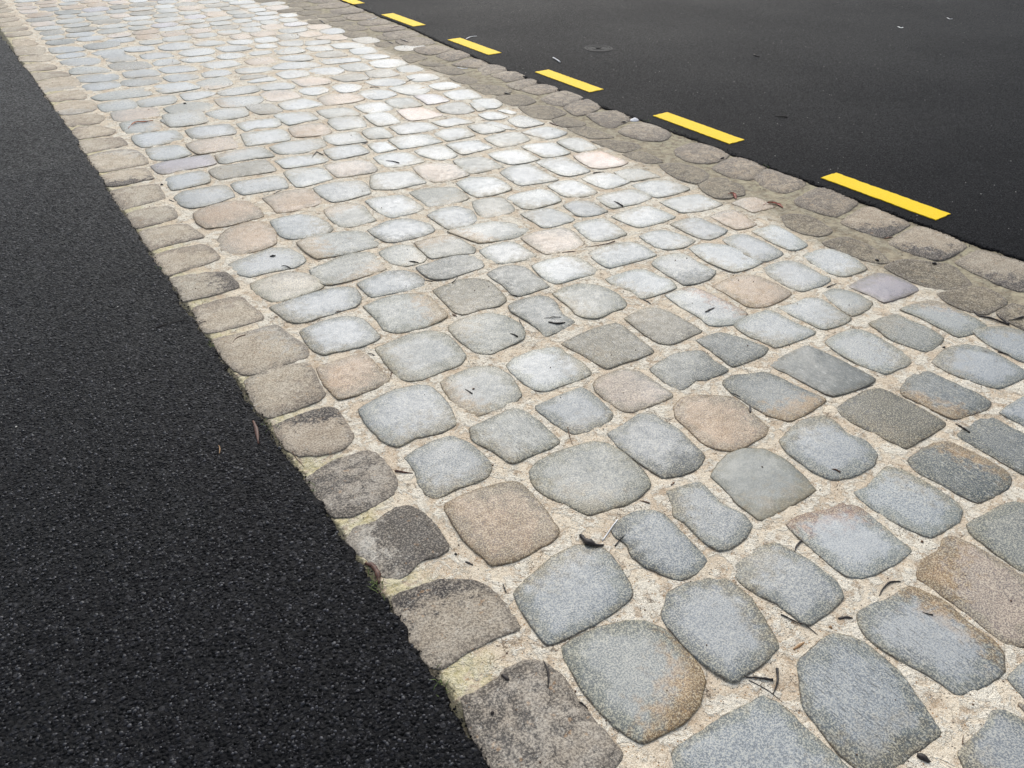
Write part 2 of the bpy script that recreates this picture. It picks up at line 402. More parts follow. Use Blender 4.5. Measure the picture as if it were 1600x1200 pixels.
BV, BF = [], []
def add_stone(name, P, code, ang, parent, mat, level):
    rnd = random.Random(int(P[0][0]*1e4)*31+int(P[0][1]*1e4))
    V, F, A = stone_geo(P, code, ang, rnd, level)
    me = mesh(name, V, F); set_attrs(me, A)
    b = len(BV); BV.extend(V); BF.extend([tuple(i+b for i in f) for f in F])
    return link(name, me, mat, parent)

STONES = """El 77 445,1168 507,1161 570,1148 602,1126 642,1087 656,1037 656,975 646,921 587,931 505,935 449,930 426,947 421,988 420,1054 429,1128
k -2 443,846 465,844 529,842 553,854 605,848 637,826 647,805 652,759 645,700 647,634 647,564 615,551 553,544 431,583 413,676 415,750
b -1 691,1012 723,1026 769,1037 842,1055 910,1051 945,1030 962,1000 959,946 939,874 923,850 888,839 798,835 693,843 670,855 671,899 678,960
go -60 697,830 739,832 801,822 869,800 900,774 920,731 920,690 917,627 899,587 851,556 798,544 725,552 696,557 682,581 670,626 667,707 679,783
b -1 973,788 1002,808 1061,803 1122,783 1150,761 1154,729 1153,683 1132,625 1100,558 1027,547 983,549 948,549 940,568 926,626 926,696 932,749 946,773
b -1 728,509 751,514 818,510 884,507 942,498 976,493 992,460 991,422 992,370 994,325 987,269 936,252 828,276 739,350 705,415 700,470
b -1 1100,503 1141,510 1192,515 1232,507 1255,481 1268,449 1269,408 1265,362 1246,315 1227,266 1211,235 1167,236 1123,242 1079,241 1052,243 1013,259 1004,295 1005,342 1018,395 1030,435
bo 6 1321,513 1360,514 1435,497 1491,497 1509,470 1525,414 1512,351 1515,307 1506,272 1459,240 1410,241 1359,250 1317,265 1316,286 1312,316 1305,350 1288,405 1283,459 1294,488
b -1 1199,190 1243,193 1297,194 1338,204 1364,191 1374,166 1372,126 1351,84 1272,68 1190,101 1178,158
b -1 1446,225 1514,227 1560,216 1579,174 1513,125 1441,138 1427,174
e -1 448,2239 492,2254 566,2261 664,2218 647,2082 639,2023 601,1997 503,1993 448,1996 426,2036 429,2134
El 63 439,1959 465,1961 529,1966 612,1959 638,1932 637,1882 632,1829 627,1776 601,1744 560,1732 505,1744 451,1780 434,1826 432,1899
k -2 427,1673 466,1686 527,1703 628,1691 647,1656 650,1570 642,1519 609,1479 556,1470 478,1465 436,1494 429,1542 429,1609
kw 177 431,1401 470,1428 520,1416 580,1432 621,1419 642,1376 647,1315 645,1269 636,1222 596,1217 552,1228 515,1209 478,1207 452,1240 445,1307 433,1347
b -1 693,1884 744,1900 827,1917 911,1898 944,1859 943,1755 912,1648 846,1637 775,1658 713,1651 687,1695 680,1777 684,1841
b -1 706,1599 739,1611 808,1618 868,1608 895,1550 903,1474 894,1421 855,1391 761,1400 698,1396 682,1430 685,1482 703,1534 704,1575
g -1 932,1606 992,1613 1098,1620 1122,1593 1132,1538 1128,1474 1126,1406 1087,1393 1003,1398 957,1397 941,1414 934,1479 910,1548
t -1 709,1367 769,1371 852,1361 909,1342 926,1319 926,1257 919,1188 907,1119 878,1097 815,1094 750,1093 694,1116 689,1154 681,1225 688,1302 695,1347
b -1 1165,1584 1237,1587 1314,1587 1348,1580 1355,1538 1353,1487 1342,1415 1302,1394 1244,1386 1184,1403 1168,1437 1159,1491 1155,1561
p -1 1391,1578 1444,1598 1521,1590 1564,1550 1569,1468 1567,1384 1507,1378 1396,1390 1374,1418 1366,1479 1373,1536
g -1 969,1346 1010,1367 1078,1373 1152,1362 1203,1350 1234,1320 1248,1257 1245,1183 1226,1116 1162,1090 1105,1091 1040,1106 1002,1114 990,1147 973,1188 948,1250 948,1296
bd -83 1265,1353 1337,1360 1413,1372 1446,1349 1450,1303 1458,1241 1447,1176 1434,1114 1385,1088 1327,1087 1266,1113 1261,1148 1253,1220 1252,1290
t -1 1520,1334 1577,1357 1627,1343 1710,1282 1721,1238 1706,1178 1691,1101 1657,1078 1593,1077 1522,1081 1484,1115 1470,1160 1479,1208 1488,1287
gs -2 1384,1040 1432,1065 1496,1081 1553,1072 1601,1035 1614,975 1608,913 1582,839 1514,836 1445,838 1369,844 1366,885 1365,930 1376,975
b -1 1237,1069 1280,1063 1342,1045 1341,1007 1329,954 1345,899 1337,848 1281,824 1229,820 1196,833 1188,874 1195,951 1187,985 1213,1018
bd 171 1019,1042 1078,1059 1127,1051 1164,1029 1172,988 1164,931 1159,874 1150,826 1095,810 1049,818 1027,856 1008,900 1003,941 1017,977 1011,1014
b -1 1201,788 1244,791 1302,784 1342,767 1353,730 1361,686 1362,629 1361,600 1333,561 1270,553 1198,556 1191,595 1189,641 1173,681 1166,720 1172,758
po 121 1567,521 1601,529 1662,520 1705,537 1740,524 1750,474 1754,413 1751,360 1748,297 1720,253 1644,230 1573,237 1526,276 1534,352 1538,410 1535,470 1537,499
u -1 1946,1045 2011,1052 2095,1053 2149,1037 2160,1003 2166,927 2159,808 2095,800 2024,802 1948,805 1940,842 1930,912 1922,974 1927,1018
b -1 1666,1036 1732,1055 1798,1067 1878,1047 1887,1012 1867,945 1885,896 1862,841 1805,812 1722,815 1663,835 1640,883 1641,940 1646,996
do -161 2206,994 2305,1021 2375,1005 2381,957 2387,898 2392,846 2380,791 2331,774 2270,786 2198,801 2188,832 2183,905 2179,964
d -1 2135,755 2216,765 2295,769 2312,738 2307,685 2309,627 2289,561 2232,515 2140,512 2121,565 2123,622 2124,690
b -1 2349,743 2461,747 2534,740 2536,665 2436,606 2348,619 2346,676
do 14 1904,770 1970,777 2042,772 2089,750 2092,712 2098,656 2100,596 2079,561 2033,545 1959,549 1906,560 1896,600 1891,657 1881,720
w -1 1664,773 1715,769 1787,783 1833,789 1859,751 1867,681 1863,607 1846,567 1798,550 1734,551 1682,559 1663,606 1651,664 1652,728
wp 68 1414,796 1470,800 1554,772 1606,766 1628,737 1624,674 1611,608 1605,559 1545,555 1474,560 1420,575 1394,602 1393,658 1400,717 1404,761
g -1 1804,531 1864,526 1938,520 1995,507 2015,474 2004,410 1987,353 1892,326 1795,336 1766,368 1770,434 1778,494
e -1 439,3647 502,3654 625,3622 647,3556 665,3429 583,3429 501,3430 433,3416 430,3494
e -1 422,3349 488,3379 567,3370 634,3355 656,3279 657,3175 586,3153 507,3151 432,3140 421,3237
ek -1 433,3106 494,3105 566,3084 637,3042 644,2964 644,2886 580,2878 506,2880 426,2891 431,2967
e -1 443,2815 499,2824 568,2825 623,2806 630,2723 643,2633 635,2588 560,2589 476,2592 426,2610 428,2712
ew 20 439,2554 521,2541 590,2536 663,2525 678,2435 699,2318 674,2256 580,2253 504,2250 455,2274 434,2343 427,2462
t -1 678,3295 728,3403 792,3458 885,3471 944,3414 946,3303 906,3187 835,3158 752,3162 707,3178
b -1 674,3107 729,3127 800,3138 874,3155 931,3108 954,3018 949,2949 885,2915 783,2936 709,2939 680,2979 669,3041
e -1 689,2881 759,2899 850,2897 909,2837 935,2753 922,2697 846,2680 766,2679 718,2687 682,2772
b -1 688,2660 763,2669 844,2675 922,2672 986,2654 1019,2619 1009,2538 967,2483 891,2477 816,2482 749,2478 707,2523
b -1 715,2430 778,2452 836,2457 901,2441 942,2396 946,2317 942,2235 911,2214 844,2209 757,2229 724,2232 703,2295
t -1 675,2175 736,2181 807,2181 849,2167 854,2106 851,2042 854,1986 834,1964 759,1954 688,1959 660,1973 656,2076
gt -1 983,3135 1064,3159 1156,3145 1249,3115 1293,3060 1293,2971 1269,2910 1202,2910 1115,2916 1033,2928 996,2939 981,3014
gt -1 931,2863 1020,2887 1113,2911 1203,2887 1216,2826 1199,2696 1124,2685 1038,2683 948,2693 914,2741
bd -127 1299,3081 1360,3107 1439,3121 1515,3087 1561,2987 1549,2912 1487,2888 1411,2892 1335,2904 1306,2947 1297,3017
bd 23 1043,2641 1112,2660 1186,2670 1251,2647 1282,2584 1282,2518 1257,2483 1193,2482 1116,2497 1044,2509 1039,2567
gt -1 987,2469 1041,2480 1109,2483 1201,2445 1233,2399 1227,2319 1221,2230 1186,2209 1121,2198 1046,2206 1001,2221 973,2266 982,2358 983,2426
g -1 893,2176 957,2183 1037,2191 1106,2171 1147,2122 1144,2026 1132,1955 1089,1918 1012,1915 937,1912 898,1929 877,1961 876,2016 883,2096
g -1 1175,2151 1234,2177 1298,2172 1356,2156 1395,2101 1407,2026 1392,1972 1359,1932 1273,1919 1206,1915 1170,1949 1165,2002 1162,2075
u -1 1268,2425 1329,2435 1393,2443 1453,2422 1491,2376 1486,2302 1467,2204 1417,2178 1341,2195 1273,2195 1250,2233 1256,2311 1262,2379
d -1 1307,2636 1366,2638 1454,2650 1530,2650 1563,2620 1570,2528 1534,2482 1458,2479 1364,2475 1310,2506 1300,2573
g -1 1244,2852 1301,2873 1346,2865 1390,2828 1386,2696 1350,2663 1280,2668 1238,2725 1232,2786
gt -1 1411,2845 1472,2850 1548,2847 1594,2800 1602,2715 1603,2653 1572,2614 1511,2641 1440,2659 1394,2676
w -1 1608,2620 1706,2637 1772,2616 1782,2532 1781,2443 1695,2444 1610,2473 1596,2539
d -1 1521,2423 1591,2443 1645,2428 1679,2384 1675,2305 1665,2194 1609,2194 1524,2196 1508,2225 1521,2317 1514,2374
gt -1 1592,2866 1693,2864 1821,2846 1903,2756 1914,2680 1830,2640 1733,2658 1648,2684 1630,2728
d -1 1445,2159 1496,2172 1585,2161 1616,2127 1611,2071 1581,1998 1586,1927 1539,1904 1483,1899 1431,1898 1439,1950 1441,2025 1430,2111
g -1 1644,2139 1705,2154 1787,2143 1836,2091 1853,2016 1840,1939 1809,1901 1742,1900 1675,1894 1636,1921 1619,1961 1636,2030 1639,2100
w -1 1712,2375 1788,2388 1885,2373 1918,2336 1921,2262 1913,2184 1866,2176 1785,2191 1707,2191 1686,2231 1695,2305
w -1 1981,2337 2049,2351 2151,2343 2216,2307 2224,2232 2214,2165 2153,2162 2054,2172 1966,2183 1957,2238
p -1 1829,2624 1927,2639 2048,2607 2061,2548 2026,2428 1976,2401 1889,2415 1824,2429 1819,2507
w -1 1894,2117 1976,2121 2055,2108 2084,2062 2087,2012 2103,1962 2075,1903 1993,1903 1935,1905 1903,1915 1910,1990 1887,2056
wd -112 2141,2113 2206,2141 2290,2128 2318,2094 2307,2015 2310,1915 2239,1883 2169,1884 2119,1905 2124,1961 2127,2039
w -1 2274,2339 2353,2350 2406,2331 2435,2278 2449,2172 2366,2151 2289,2173 2260,2223
u -2 1450,1829 1514,1842 1603,1850 1702,1837 1714,1808 1705,1728 1691,1611 1621,1605 1553,1613 1483,1618 1474,1676 1463,1761
u -1 1751,1837 1814,1851 1877,1849 1914,1818 1929,1751 1929,1618 1867,1608 1768,1608 1739,1643 1736,1707 1743,1777
w -1 1219,1830 1271,1852 1351,1851 1428,1819 1431,1763 1440,1689 1424,1627 1380,1620 1322,1625 1232,1634 1207,1677 1204,1740 1205,1793
wp -1 1999,1880 2069,1882 2138,1867 2156,1774 2161,1698 2159,1606 2063,1582 1979,1622 1990,1698 1985,1781
d -1 1608,1539 1681,1555 1746,1559 1813,1533 1833,1510 1821,1450 1821,1385 1777,1379 1716,1384 1686,1400 1609,1387 1591,1434 1595,1493
to 166 2205,1828 2283,1840 2376,1830 2419,1787 2433,1712 2421,1619 2339,1601 2252,1601 2199,1636 2200,1695 2208,1776
w -1 2480,1814 2542,1827 2624,1814 2654,1766 2645,1674 2642,1603 2572,1592 2475,1601 2454,1634 2454,1724
w -1 2376,2130 2463,2132 2524,2075 2555,1993 2544,1912 2532,1862 2463,1853 2367,1863 2348,1945 2346,2031
w -1 2725,1804 2797,1814 2872,1786 2889,1707 2849,1584 2766,1579 2699,1591 2685,1661 2703,1746
w -1 2056,1575 2144,1593 2241,1585 2254,1553 2250,1477 2263,1381 2203,1370 2116,1378 2063,1384 2055,1429 2042,1500
w -1 2294,1572 2368,1557 2446,1559 2479,1519 2462,1435 2450,1364 2380,1356 2299,1373 2294,1425 2287,1496
g -1 2521,1551 2593,1546 2621,1508 2628,1454 2613,1392 2542,1369 2470,1373 2470,1407 2495,1484
d -1 1864,1579 1923,1580 1974,1567 2004,1515 2025,1449 2037,1401 1984,1378 1910,1381 1846,1391 1851,1449 1856,1514
ds -2 1959,1328 2053,1341 2165,1339 2179,1295 2185,1194 2185,1076 2137,1064 2029,1077 1983,1096 1972,1158 1968,1249
do -97 1748,1345 1812,1355 1864,1328 1916,1307 1932,1256 1938,1182 1955,1119 1951,1089 1871,1078 1769,1081 1735,1139 1729,1199 1729,1280
w -1 2232,1309 2320,1322 2400,1310 2423,1262 2416,1174 2406,1082 2349,1064 2289,1068 2241,1073 2217,1126 2212,1214
m -1 2654,1524 2754,1534 2859,1530 2885,1471 2878,1398 2860,1352 2777,1353 2658,1367 2661,1432
gt -1 2663,1299 2751,1298 2827,1276 2841,1237 2841,1144 2824,1055 2738,1049 2656,1068 2663,1132 2668,1227
g -1 2475,1302 2541,1302 2617,1290 2619,1238 2628,1166 2610,1094 2521,1073 2476,1074 2458,1116 2446,1174 2446,1205 2462,1247
b -1 2436,1024 2558,1048 2638,1024 2670,972 2662,899 2640,821 2617,801 2531,806 2468,818 2443,865 2422,942
b -1 2739,1059 2803,1048 2870,1013 2893,955 2890,863 2819,793 2724,801 2693,850 2694,917 2702,991
k -1 2916,1546 3041,1546 3131,1457 3165,1391 3061,1248 2915,1321 2899,1423
e -1 481,5415 585,5389 658,5262 658,5197 614,5152 541,5159 438,5167 433,5317
e -1 432,5130 534,5122 652,5074 666,4992 665,4913 593,4893 491,4894 430,4888 424,4997
ew -1 428,4824 510,4862 623,4843 683,4783 697,4624 684,4525 613,4520 515,4517 438,4536 427,4681
ek -1 433,4473 512,4502 606,4490 657,4455 656,4289 597,4280 511,4275 435,4310
e -1 429,4222 502,4234 591,4213 651,4188 637,3985 579,3973 485,3952 425,3937 422,4066
e -1 436,3889 510,3907 601,3880 634,3851 626,3720 554,3691 467,3686 428,3700
b -1 725,5055 818,5067 958,5026 969,4838 890,4810 806,4797 728,4801 706,4885 707,4985
w -1 729,4771 802,4780 895,4747 920,4661 920,4547 839,4518 757,4537 719,4590
m -1 691,4484 760,4508 861,4503 998,4485 1003,4398 989,4318 910,4310 788,4324 739,4307 697,4335 688,4418
b -1 704,4256 789,4273 891,4263 908,4184 882,4071 787,4056 693,4059 694,4151
b -1 676,3966 730,4019 824,4016 927,4001 941,3937 925,3812 849,3783 775,3770 710,3779 676,3837
gt -1 715,5347 831,5361 915,5234 905,5084 794,5083 705,5122
g -1 970,5361 1077,5410 1205,5324 1160,5068 1046,5077 949,5098
b -1 1011,4990 1097,5020 1205,4992 1266,4962 1262,4820 1234,4753 1136,4767 1053,4771 1002,4806
t -1 944,4724 1022,4761 1131,4750 1206,4719 1210,4644 1193,4515 1121,4506 1030,4510 952,4516 937,4631
gt -1 1027,4456 1097,4465 1207,4467 1278,4448 1296,4387 1290,4249 1196,4276 1094,4291 1039,4284 1009,4322
u -1 927,4238 983,4269 1082,4255 1223,4231 1234,4170 1223,4038 1115,4043 1018,4059 936,4067 919,4143
b -1 960,3971 999,4000 1094,3983 1200,3961 1216,3893 1185,3772 1123,3783 1028,3794 969,3804 955,3866
t -1 698,3712 756,3755 831,3774 921,3763 966,3711 977,3619 962,3499 875,3486 785,3483 724,3499 697,3511 681,3605
t -1 1033,3710 1101,3722 1179,3730 1258,3699 1274,3590 1254,3502 1203,3480 1105,3477 1029,3501 1034,3594
b -1 1293,3698 1380,3718 1452,3701 1532,3654 1537,3596 1499,3467 1421,3461 1342,3456 1295,3474 1278,3588
w -1 1246,3988 1314,4011 1438,3943 1430,3797 1419,3755 1339,3746 1258,3738 1226,3760 1230,3851
w -1 1270,4181 1358,4194 1465,4168 1506,4131 1522,4037 1476,4006 1370,4016 1271,4039 1271,4109
b -1 1559,4189 1648,4207 1762,4169 1756,4018 1646,4008 1543,4005 1540,4090
w -1 1323,4407 1414,4445 1505,4424 1624,4384 1601,4259 1510,4223 1422,4216 1350,4246 1323,4293
w -1 1262,4734 1326,4733 1488,4689 1502,4614 1469,4468 1377,4470 1271,4492 1220,4506 1242,4622
t -1 1538,4677 1643,4695 1747,4659 1732,4480 1692,4443 1604,4450 1507,4505
w -1 1649,4429 1715,4427 1846,4403 1829,4246 1825,4187 1737,4206 1658,4229 1630,4299
p -1 1462,3962 1540,3962 1659,3936 1691,3860 1679,3763 1645,3718 1574,3732 1455,3756 1452,3849
w -1 1780,4648 1826,4710 1960,4690 1993,4620 1943,4447 1851,4454 1769,4466 1766,4544
w -1 1309,4944 1432,4953 1548,4898 1526,4774 1477,4740 1375,4788 1308,4767 1298,4840
gt -1 1227,3408 1303,3426 1371,3408 1402,3345 1382,3209 1377,3159 1299,3148 1254,3153 1210,3183 1206,3314
b -1 968,3424 1043,3438 1109,3427 1159,3373 1181,3279 1173,3183 1119,3145 1051,3156 974,3189 948,3249
b -1 2051,4351 2146,4377 2233,4352 2292,4301 2291,4167 2193,4157 2104,4174 2040,4197 2045,4268
g -1 1883,4378 1949,4410 2011,4379 2007,4294 1991,4177 1924,4191 1860,4225 1862,4307
w -1 1940,4149 2023,4176 2171,4118 2179,4029 2187,3941 2134,3937 2015,3949 1927,3969 1934,4053
w -1 1806,4139 1861,4152 1912,4118 1908,4050 1909,3981 1846,3976 1791,3985 1793,4050
w -1 1739,3927 1832,3947 1925,3894 1937,3839 1942,3716 1857,3712 1764,3722 1726,3783
w -1 1976,3888 2064,3925 2144,3900 2160,3840 2140,3701 2078,3679 2019,3692 1990,3748 1968,3818
w -1 2213,4089 2301,4138 2396,4107 2425,4054 2398,3933 2319,3924 2214,3933 2212,4007
b -1 2180,3896 2265,3888 2366,3851 2367,3769 2368,3690 2271,3688 2175,3687 2161,3725 2170,3814
g -1 2454,4101 2542,4120 2600,4047 2602,3912 2511,3909 2444,3933
g -1 2417,3857 2525,3879 2615,3860 2653,3813 2625,3685 2564,3666 2490,3656 2409,3672 2404,3754
p -1 1845,3668 1917,3680 1993,3647 2050,3581 2046,3514 2041,3408 1971,3398 1858,3402 1823,3449 1819,3534
g -1 2076,3635 2147,3641 2234,3600 2254,3533 2249,3403 2183,3404 2057,3414 2048,3496
w -1 2290,3618 2360,3628 2445,3609 2494,3556 2489,3465 2484,3394 2406,3384 2308,3406 2280,3496
w -1 1609,3692 1677,3696 1806,3626 1806,3542 1798,3435 1714,3444 1622,3445 1531,3521
w -1 1924,3349 2019,3381 2123,3311 2134,3238 2117,3125 2016,3103 1914,3120 1904,3193
g -1 1664,3371 1748,3375 1883,3299 1872,3141 1779,3124 1656,3152 1663,3239
w -1 1436,3393 1506,3404 1618,3365 1635,3287 1629,3149 1553,3133 1448,3144 1428,3245
g -1 1862,3090 1942,3093 2007,3064 2008,3005 1989,2919 1950,2877 1869,2879 1804,2903 1816,2981
b -1 1602,3073 1690,3108 1769,3089 1803,3004 1771,2905 1701,2863 1625,2864 1605,2890 1602,2981
b -1 2190,3343 2275,3388 2394,3360 2387,3210 2388,3093 2315,3095 2175,3135 2178,3236
w -1 2513,3614 2582,3627 2702,3576 2697,3451 2681,3376 2608,3369 2520,3392 2516,3459
g -1 2730,3567 2812,3583 2878,3559 2887,3480 2860,3350 2799,3343 2726,3364 2715,3438
P -1 2672,3335 2766,3346 2852,3307 2850,3196 2854,3084 2770,3061 2662,3091 2633,3128 2640,3229
w -1 2437,3367 2542,3386 2621,3351 2609,3214 2602,3098 2546,3085 2454,3098 2429,3148 2428,3249
w -1 2495,3037 2588,3057 2668,3019 2677,2930 2671,2862 2587,2847 2510,2853 2494,2910
g -1 2689,3005 2772,3008 2836,2974 2854,2919 2852,2828 2784,2841 2691,2856 2667,2888
w -1 2288,3050 2372,3072 2446,3038 2454,2953 2446,2851 2387,2831 2317,2857 2277,2891 2279,2964
w -1 2029,3044 2113,3062 2230,3043 2255,2980 2232,2863 2165,2851 2051,2859 2020,2894 2025,2975
b -1 2205,2810 2268,2824 2314,2807 2346,2757 2339,2691 2337,2638 2267,2631 2208,2644 2184,2687 2193,2749
w -1 2391,2799 2490,2806 2610,2785 2637,2722 2622,2642 2539,2626 2439,2638 2378,2651 2377,2708
w -1 1977,2841 2049,2847 2119,2827 2143,2783 2154,2721 2147,2646 2080,2640 1987,2646 1974,2673 1974,2750
w -1 2107,2609 2181,2610 2265,2579 2264,2489 2243,2392 2178,2388 2110,2398 2071,2425 2079,2503
k -1 2906,3468 3004,3422 3086,3305 3068,3219 2935,3213 2909,3307
k -1 2910,3192 3025,3171 3035,3071 3007,2980 2911,3027
w -1 2314,2577 2391,2592 2501,2593 2547,2569 2554,2495 2560,2411 2481,2398 2379,2403 2332,2416 2316,2484
w -1 2654,2823 2763,2813 2841,2768 2858,2701 2860,2621 2768,2608 2655,2625 2632,2670 2635,2743
w -1 2618,2578 2726,2577 2843,2550 2851,2492 2852,2391 2763,2381 2666,2399 2617,2425 2611,2498
b -1 2481,2360 2566,2367 2637,2345 2642,2276 2650,2170 2565,2142 2508,2145 2480,2187 2480,2284
t -1 2697,2317 2780,2329 2834,2319 2850,2267 2826,2204 2806,2139 2741,2133 2686,2151 2685,2209
b -1 2552,2103 2637,2117 2687,2095 2692,2044 2692,1961 2673,1872 2614,1857 2545,1860 2519,1900 2527,1971
w -1 2734,2100 2814,2096 2868,2097 2877,2066 2858,1968 2828,1869 2783,1854 2723,1866 2712,1925 2720,2013
t -1 2899,2373 2991,2383 3047,2359 3047,2287 3032,2226 2967,2229 2900,2240 2901,2301
K -1 3210,3090 3338,3121 3405,3096 3430,2999 3403,2864 3293,2810 3183,2831 3126,2905 3149,3018
K -1 3160,2760 3293,2810 3399,2811 3433,2751 3409,2608 3318,2568 3203,2531 3151,2582 3144,2669
K -1 3240,2538 3391,2586 3411,2538 3414,2452 3431,2392 3387,2326 3237,2305 3183,2356 3185,2432
k -1 2966,2961 3073,2924 3113,2791 3066,2689 2939,2646 2904,2749 2921,2853
k -1 2939,2646 3064,2673 3120,2619 3106,2501 3032,2414 2932,2423 2881,2457 2888,2542
K -1 3180,2228 3401,2267 3448,2211 3414,2035 3184,1984 3145,2074 3138,2166
Kk -117 3158,1939 3377,1983 3427,1960 3422,1865 3390,1741 3164,1719 3138,1794 3133,1895
Kk -136 3141,1688 3385,1715 3424,1679 3428,1578 3378,1463 3164,1450 3125,1545 3121,1637
Kk -140 3204,1406 3394,1416 3419,1364 3442,1245 3437,1149 3381,1061 3229,1073 3169,1137 3166,1222 3181,1339
k -1 2966,2132 3041,2123 3084,2052 3040,1899 2942,1888 2906,1951 2901,2033
k -1 2899,1843 3031,1828 3047,1760 3037,1676 2976,1560 2913,1603 2894,1702 2884,1780
e -1 467,8256 560,8267 630,7967 548,7936 448,7987
e -1 444,7956 544,7905 645,7819 634,7659 601,7552 506,7616 422,7626
e -1 418,7550 557,7566 650,7487 654,7359 575,7290 473,7360 416,7398
e -1 406,7228 464,7291 604,7181 624,7023 585,6979 482,7020 402,7019
e -1 416,6968 526,6949 636,6888 665,6732 549,6744 429,6708
ew -1 413,6630 516,6701 647,6691 684,6626 685,6446 626,6314 487,6336 427,6330
e -1 422,6263 533,6305 647,6287 663,6123 636,6028 546,6077 447,6067
ew -1 419,5978 512,6023 663,5987 672,5849 643,5721 554,5699 451,5728
e -1 429,5704 526,5677 651,5613 659,5508 595,5417 487,5452 434,5451
b -1 674,7766 820,7735 910,7623 902,7511 782,7510 669,7538
b -1 677,7437 780,7495 873,7448 879,7316 793,7296 693,7317
b -1 673,7224 773,7278 908,7218 944,7132 913,7002 840,6977 693,7034
g -1 686,6896 748,6967 853,6925 919,6823 938,6670 814,6713 678,6750
b -1 697,6670 783,6693 948,6608 955,6536 926,6423 813,6423 693,6491
b -1 680,6375 734,6426 902,6388 905,6222 795,6199 696,6218
g -1 679,6044 752,6109 910,6121 1035,6110 1046,5934 1027,5877 910,5887 763,5908 708,5934
g -1 681,5843 755,5869 877,5875 897,5784 893,5678 851,5622 758,5643 678,5655
p -1 717,5609 819,5612 980,5577 979,5452 957,5385 862,5371 764,5359 702,5420
d -1 923,7699 1007,7748 1130,7735 1200,7670 1170,7532 1084,7505 961,7504 923,7563
b -1 923,7366 1009,7438 1167,7398 1140,7187 1190,7058 1165,6921 1087,6943 980,6986 976,7203
u -1 959,6912 1056,6934 1210,6860 1231,6698 1211,6640 1082,6656 968,6705
b -1 997,6602 1077,6631 1187,6613 1220,6534 1214,6373 1102,6396 991,6419
gt -1 914,6265 952,6367 1096,6373 1179,6344 1189,6206 1078,6155 975,6175
b -1 1168,7431 1282,7439 1392,7365 1376,7223 1293,7213 1180,7257
b -1 1432,7320 1592,7387 1695,7281 1662,7096 1515,7096 1421,7175
gt -1 1714,7304 1841,7326 1933,7227 1913,7098 1776,7105 1697,7175
w -1 1958,7175 2071,7188 2157,7112 2090,6978 1958,7050
w -1 1500,7040 1611,7097 1744,7041 1773,6921 1734,6816 1625,6811 1523,6848
bd -1 1808,7015 1917,7026 2018,6965 2054,6814 1936,6778 1825,6819
b -1 1234,7091 1333,7121 1439,7048 1453,6911 1342,6908 1236,6919
w -1 1723,6697 1803,6770 1918,6724 1925,6591 1832,6561 1736,6595
w -1 1453,6772 1557,6793 1670,6749 1693,6639 1610,6589 1490,6640
b -1 1254,6771 1329,6856 1424,6822 1432,6650 1335,6642 1253,6669
b -1 1239,6564 1325,6605 1432,6562 1482,6484 1477,6360 1380,6370 1268,6405
w -1 1537,6549 1613,6557 1701,6543 1786,6516 1803,6340 1694,6326 1585,6344
b -1 1212,6295 1285,6339 1403,6286 1436,6197 1412,6133 1325,6127 1228,6141
b -1 1475,6251 1566,6300 1652,6270 1660,6126 1581,6099 1466,6123
gt -1 1360,6013 1467,6069 1583,6070 1587,5936 1568,5823 1439,5787 1373,5807
w -1 1077,6106 1175,6127 1313,6084 1342,5950 1362,5864 1238,5851 1104,5871
w -1 1194,5787 1278,5800 1375,5758 1405,5678 1334,5622 1192,5606
g -1 1413,5685 1508,5740 1650,5742 1696,5711 1689,5593 1642,5554 1532,5558 1430,5581
g -1 915,5794 1017,5815 1148,5795 1145,5683 1107,5598 1015,5596 906,5626
g -1 1018,5508 1106,5555 1191,5563 1298,5501 1316,5370 1243,5314 1145,5329 1033,5354
g -1 940,5278 1020,5323 1159,5289 1194,5185 1182,5095 1119,5062 1024,5069 952,5100 944,5180
gt -1 1347,5523 1443,5537 1561,5480 1636,5441 1610,5323 1516,5256 1417,5291 1341,5332
g -1 1210,5255 1266,5289 1341,5300 1455,5233 1426,5068 1338,5048 1237,5078
to -1 1856,6423 1957,6476 2068,6463 2066,6281 1965,6230 1870,6280
u -1 1471,5265 1541,5282 1632,5232 1638,5131 1636,5027 1576,5007 1486,5047 1464,5165
w -1 2099,6886 2205,6936 2251,6834 2237,6741 2151,6748 2091,6806
w -1 1976,6685 2042,6722 2138,6673 2126,6567 2018,6560 1971,6592
g -1 2299,6907 2393,6915 2494,6847 2433,6694 2345,6719 2285,6777
g -1 2500,6807 2590,6800 2692,6749 2655,6631 2527,6648 2461,6675
g -1 2170,6652 2270,6701 2368,6669 2375,6480 2275,6450 2159,6496
gt -1 2417,6585 2510,6607 2603,6544 2579,6391 2498,6413 2423,6447
u -1 2386,6342 2482,6375 2600,6328 2597,6152 2491,6161 2392,6228
g -1 2631,6577 2750,6584 2850,6534 2866,6366 2721,6362 2623,6412
b -1 2116,6399 2229,6417 2339,6375 2326,6196 2234,6181 2168,6227 2125,6285
b -1 2352,6147 2445,6130 2616,6060 2614,5939 2501,5956 2344,5988
w -1 2681,6306 2787,6351 2875,6309 2845,6129 2757,6123 2661,6156
w -1 2658,6032 2739,6056 2802,6013 2787,5914 2693,5932
b -1 1951,6124 2073,6216 2199,6175 2286,6101 2294,5963 2215,5959 2072,6013 1989,6041
g -1 1713,6215 1782,6239 1944,6172 1949,6068 1866,6041 1753,6063 1699,6099
u -1 1656,5916 1710,6024 1848,5958 1847,5905 1756,5900
w -1 1680,5848 1780,5884 1866,5891 1870,5771 1774,5784 1693,5801
w -1 1928,5944 2035,5982 2144,5909 2116,5763 2032,5753 1934,5766
b -1 2150,5877 2226,5923 2360,5861 2386,5745 2294,5669 2198,5707
u -1 2214,5643 2295,5641 2445,5607 2431,5417 2327,5435 2247,5451
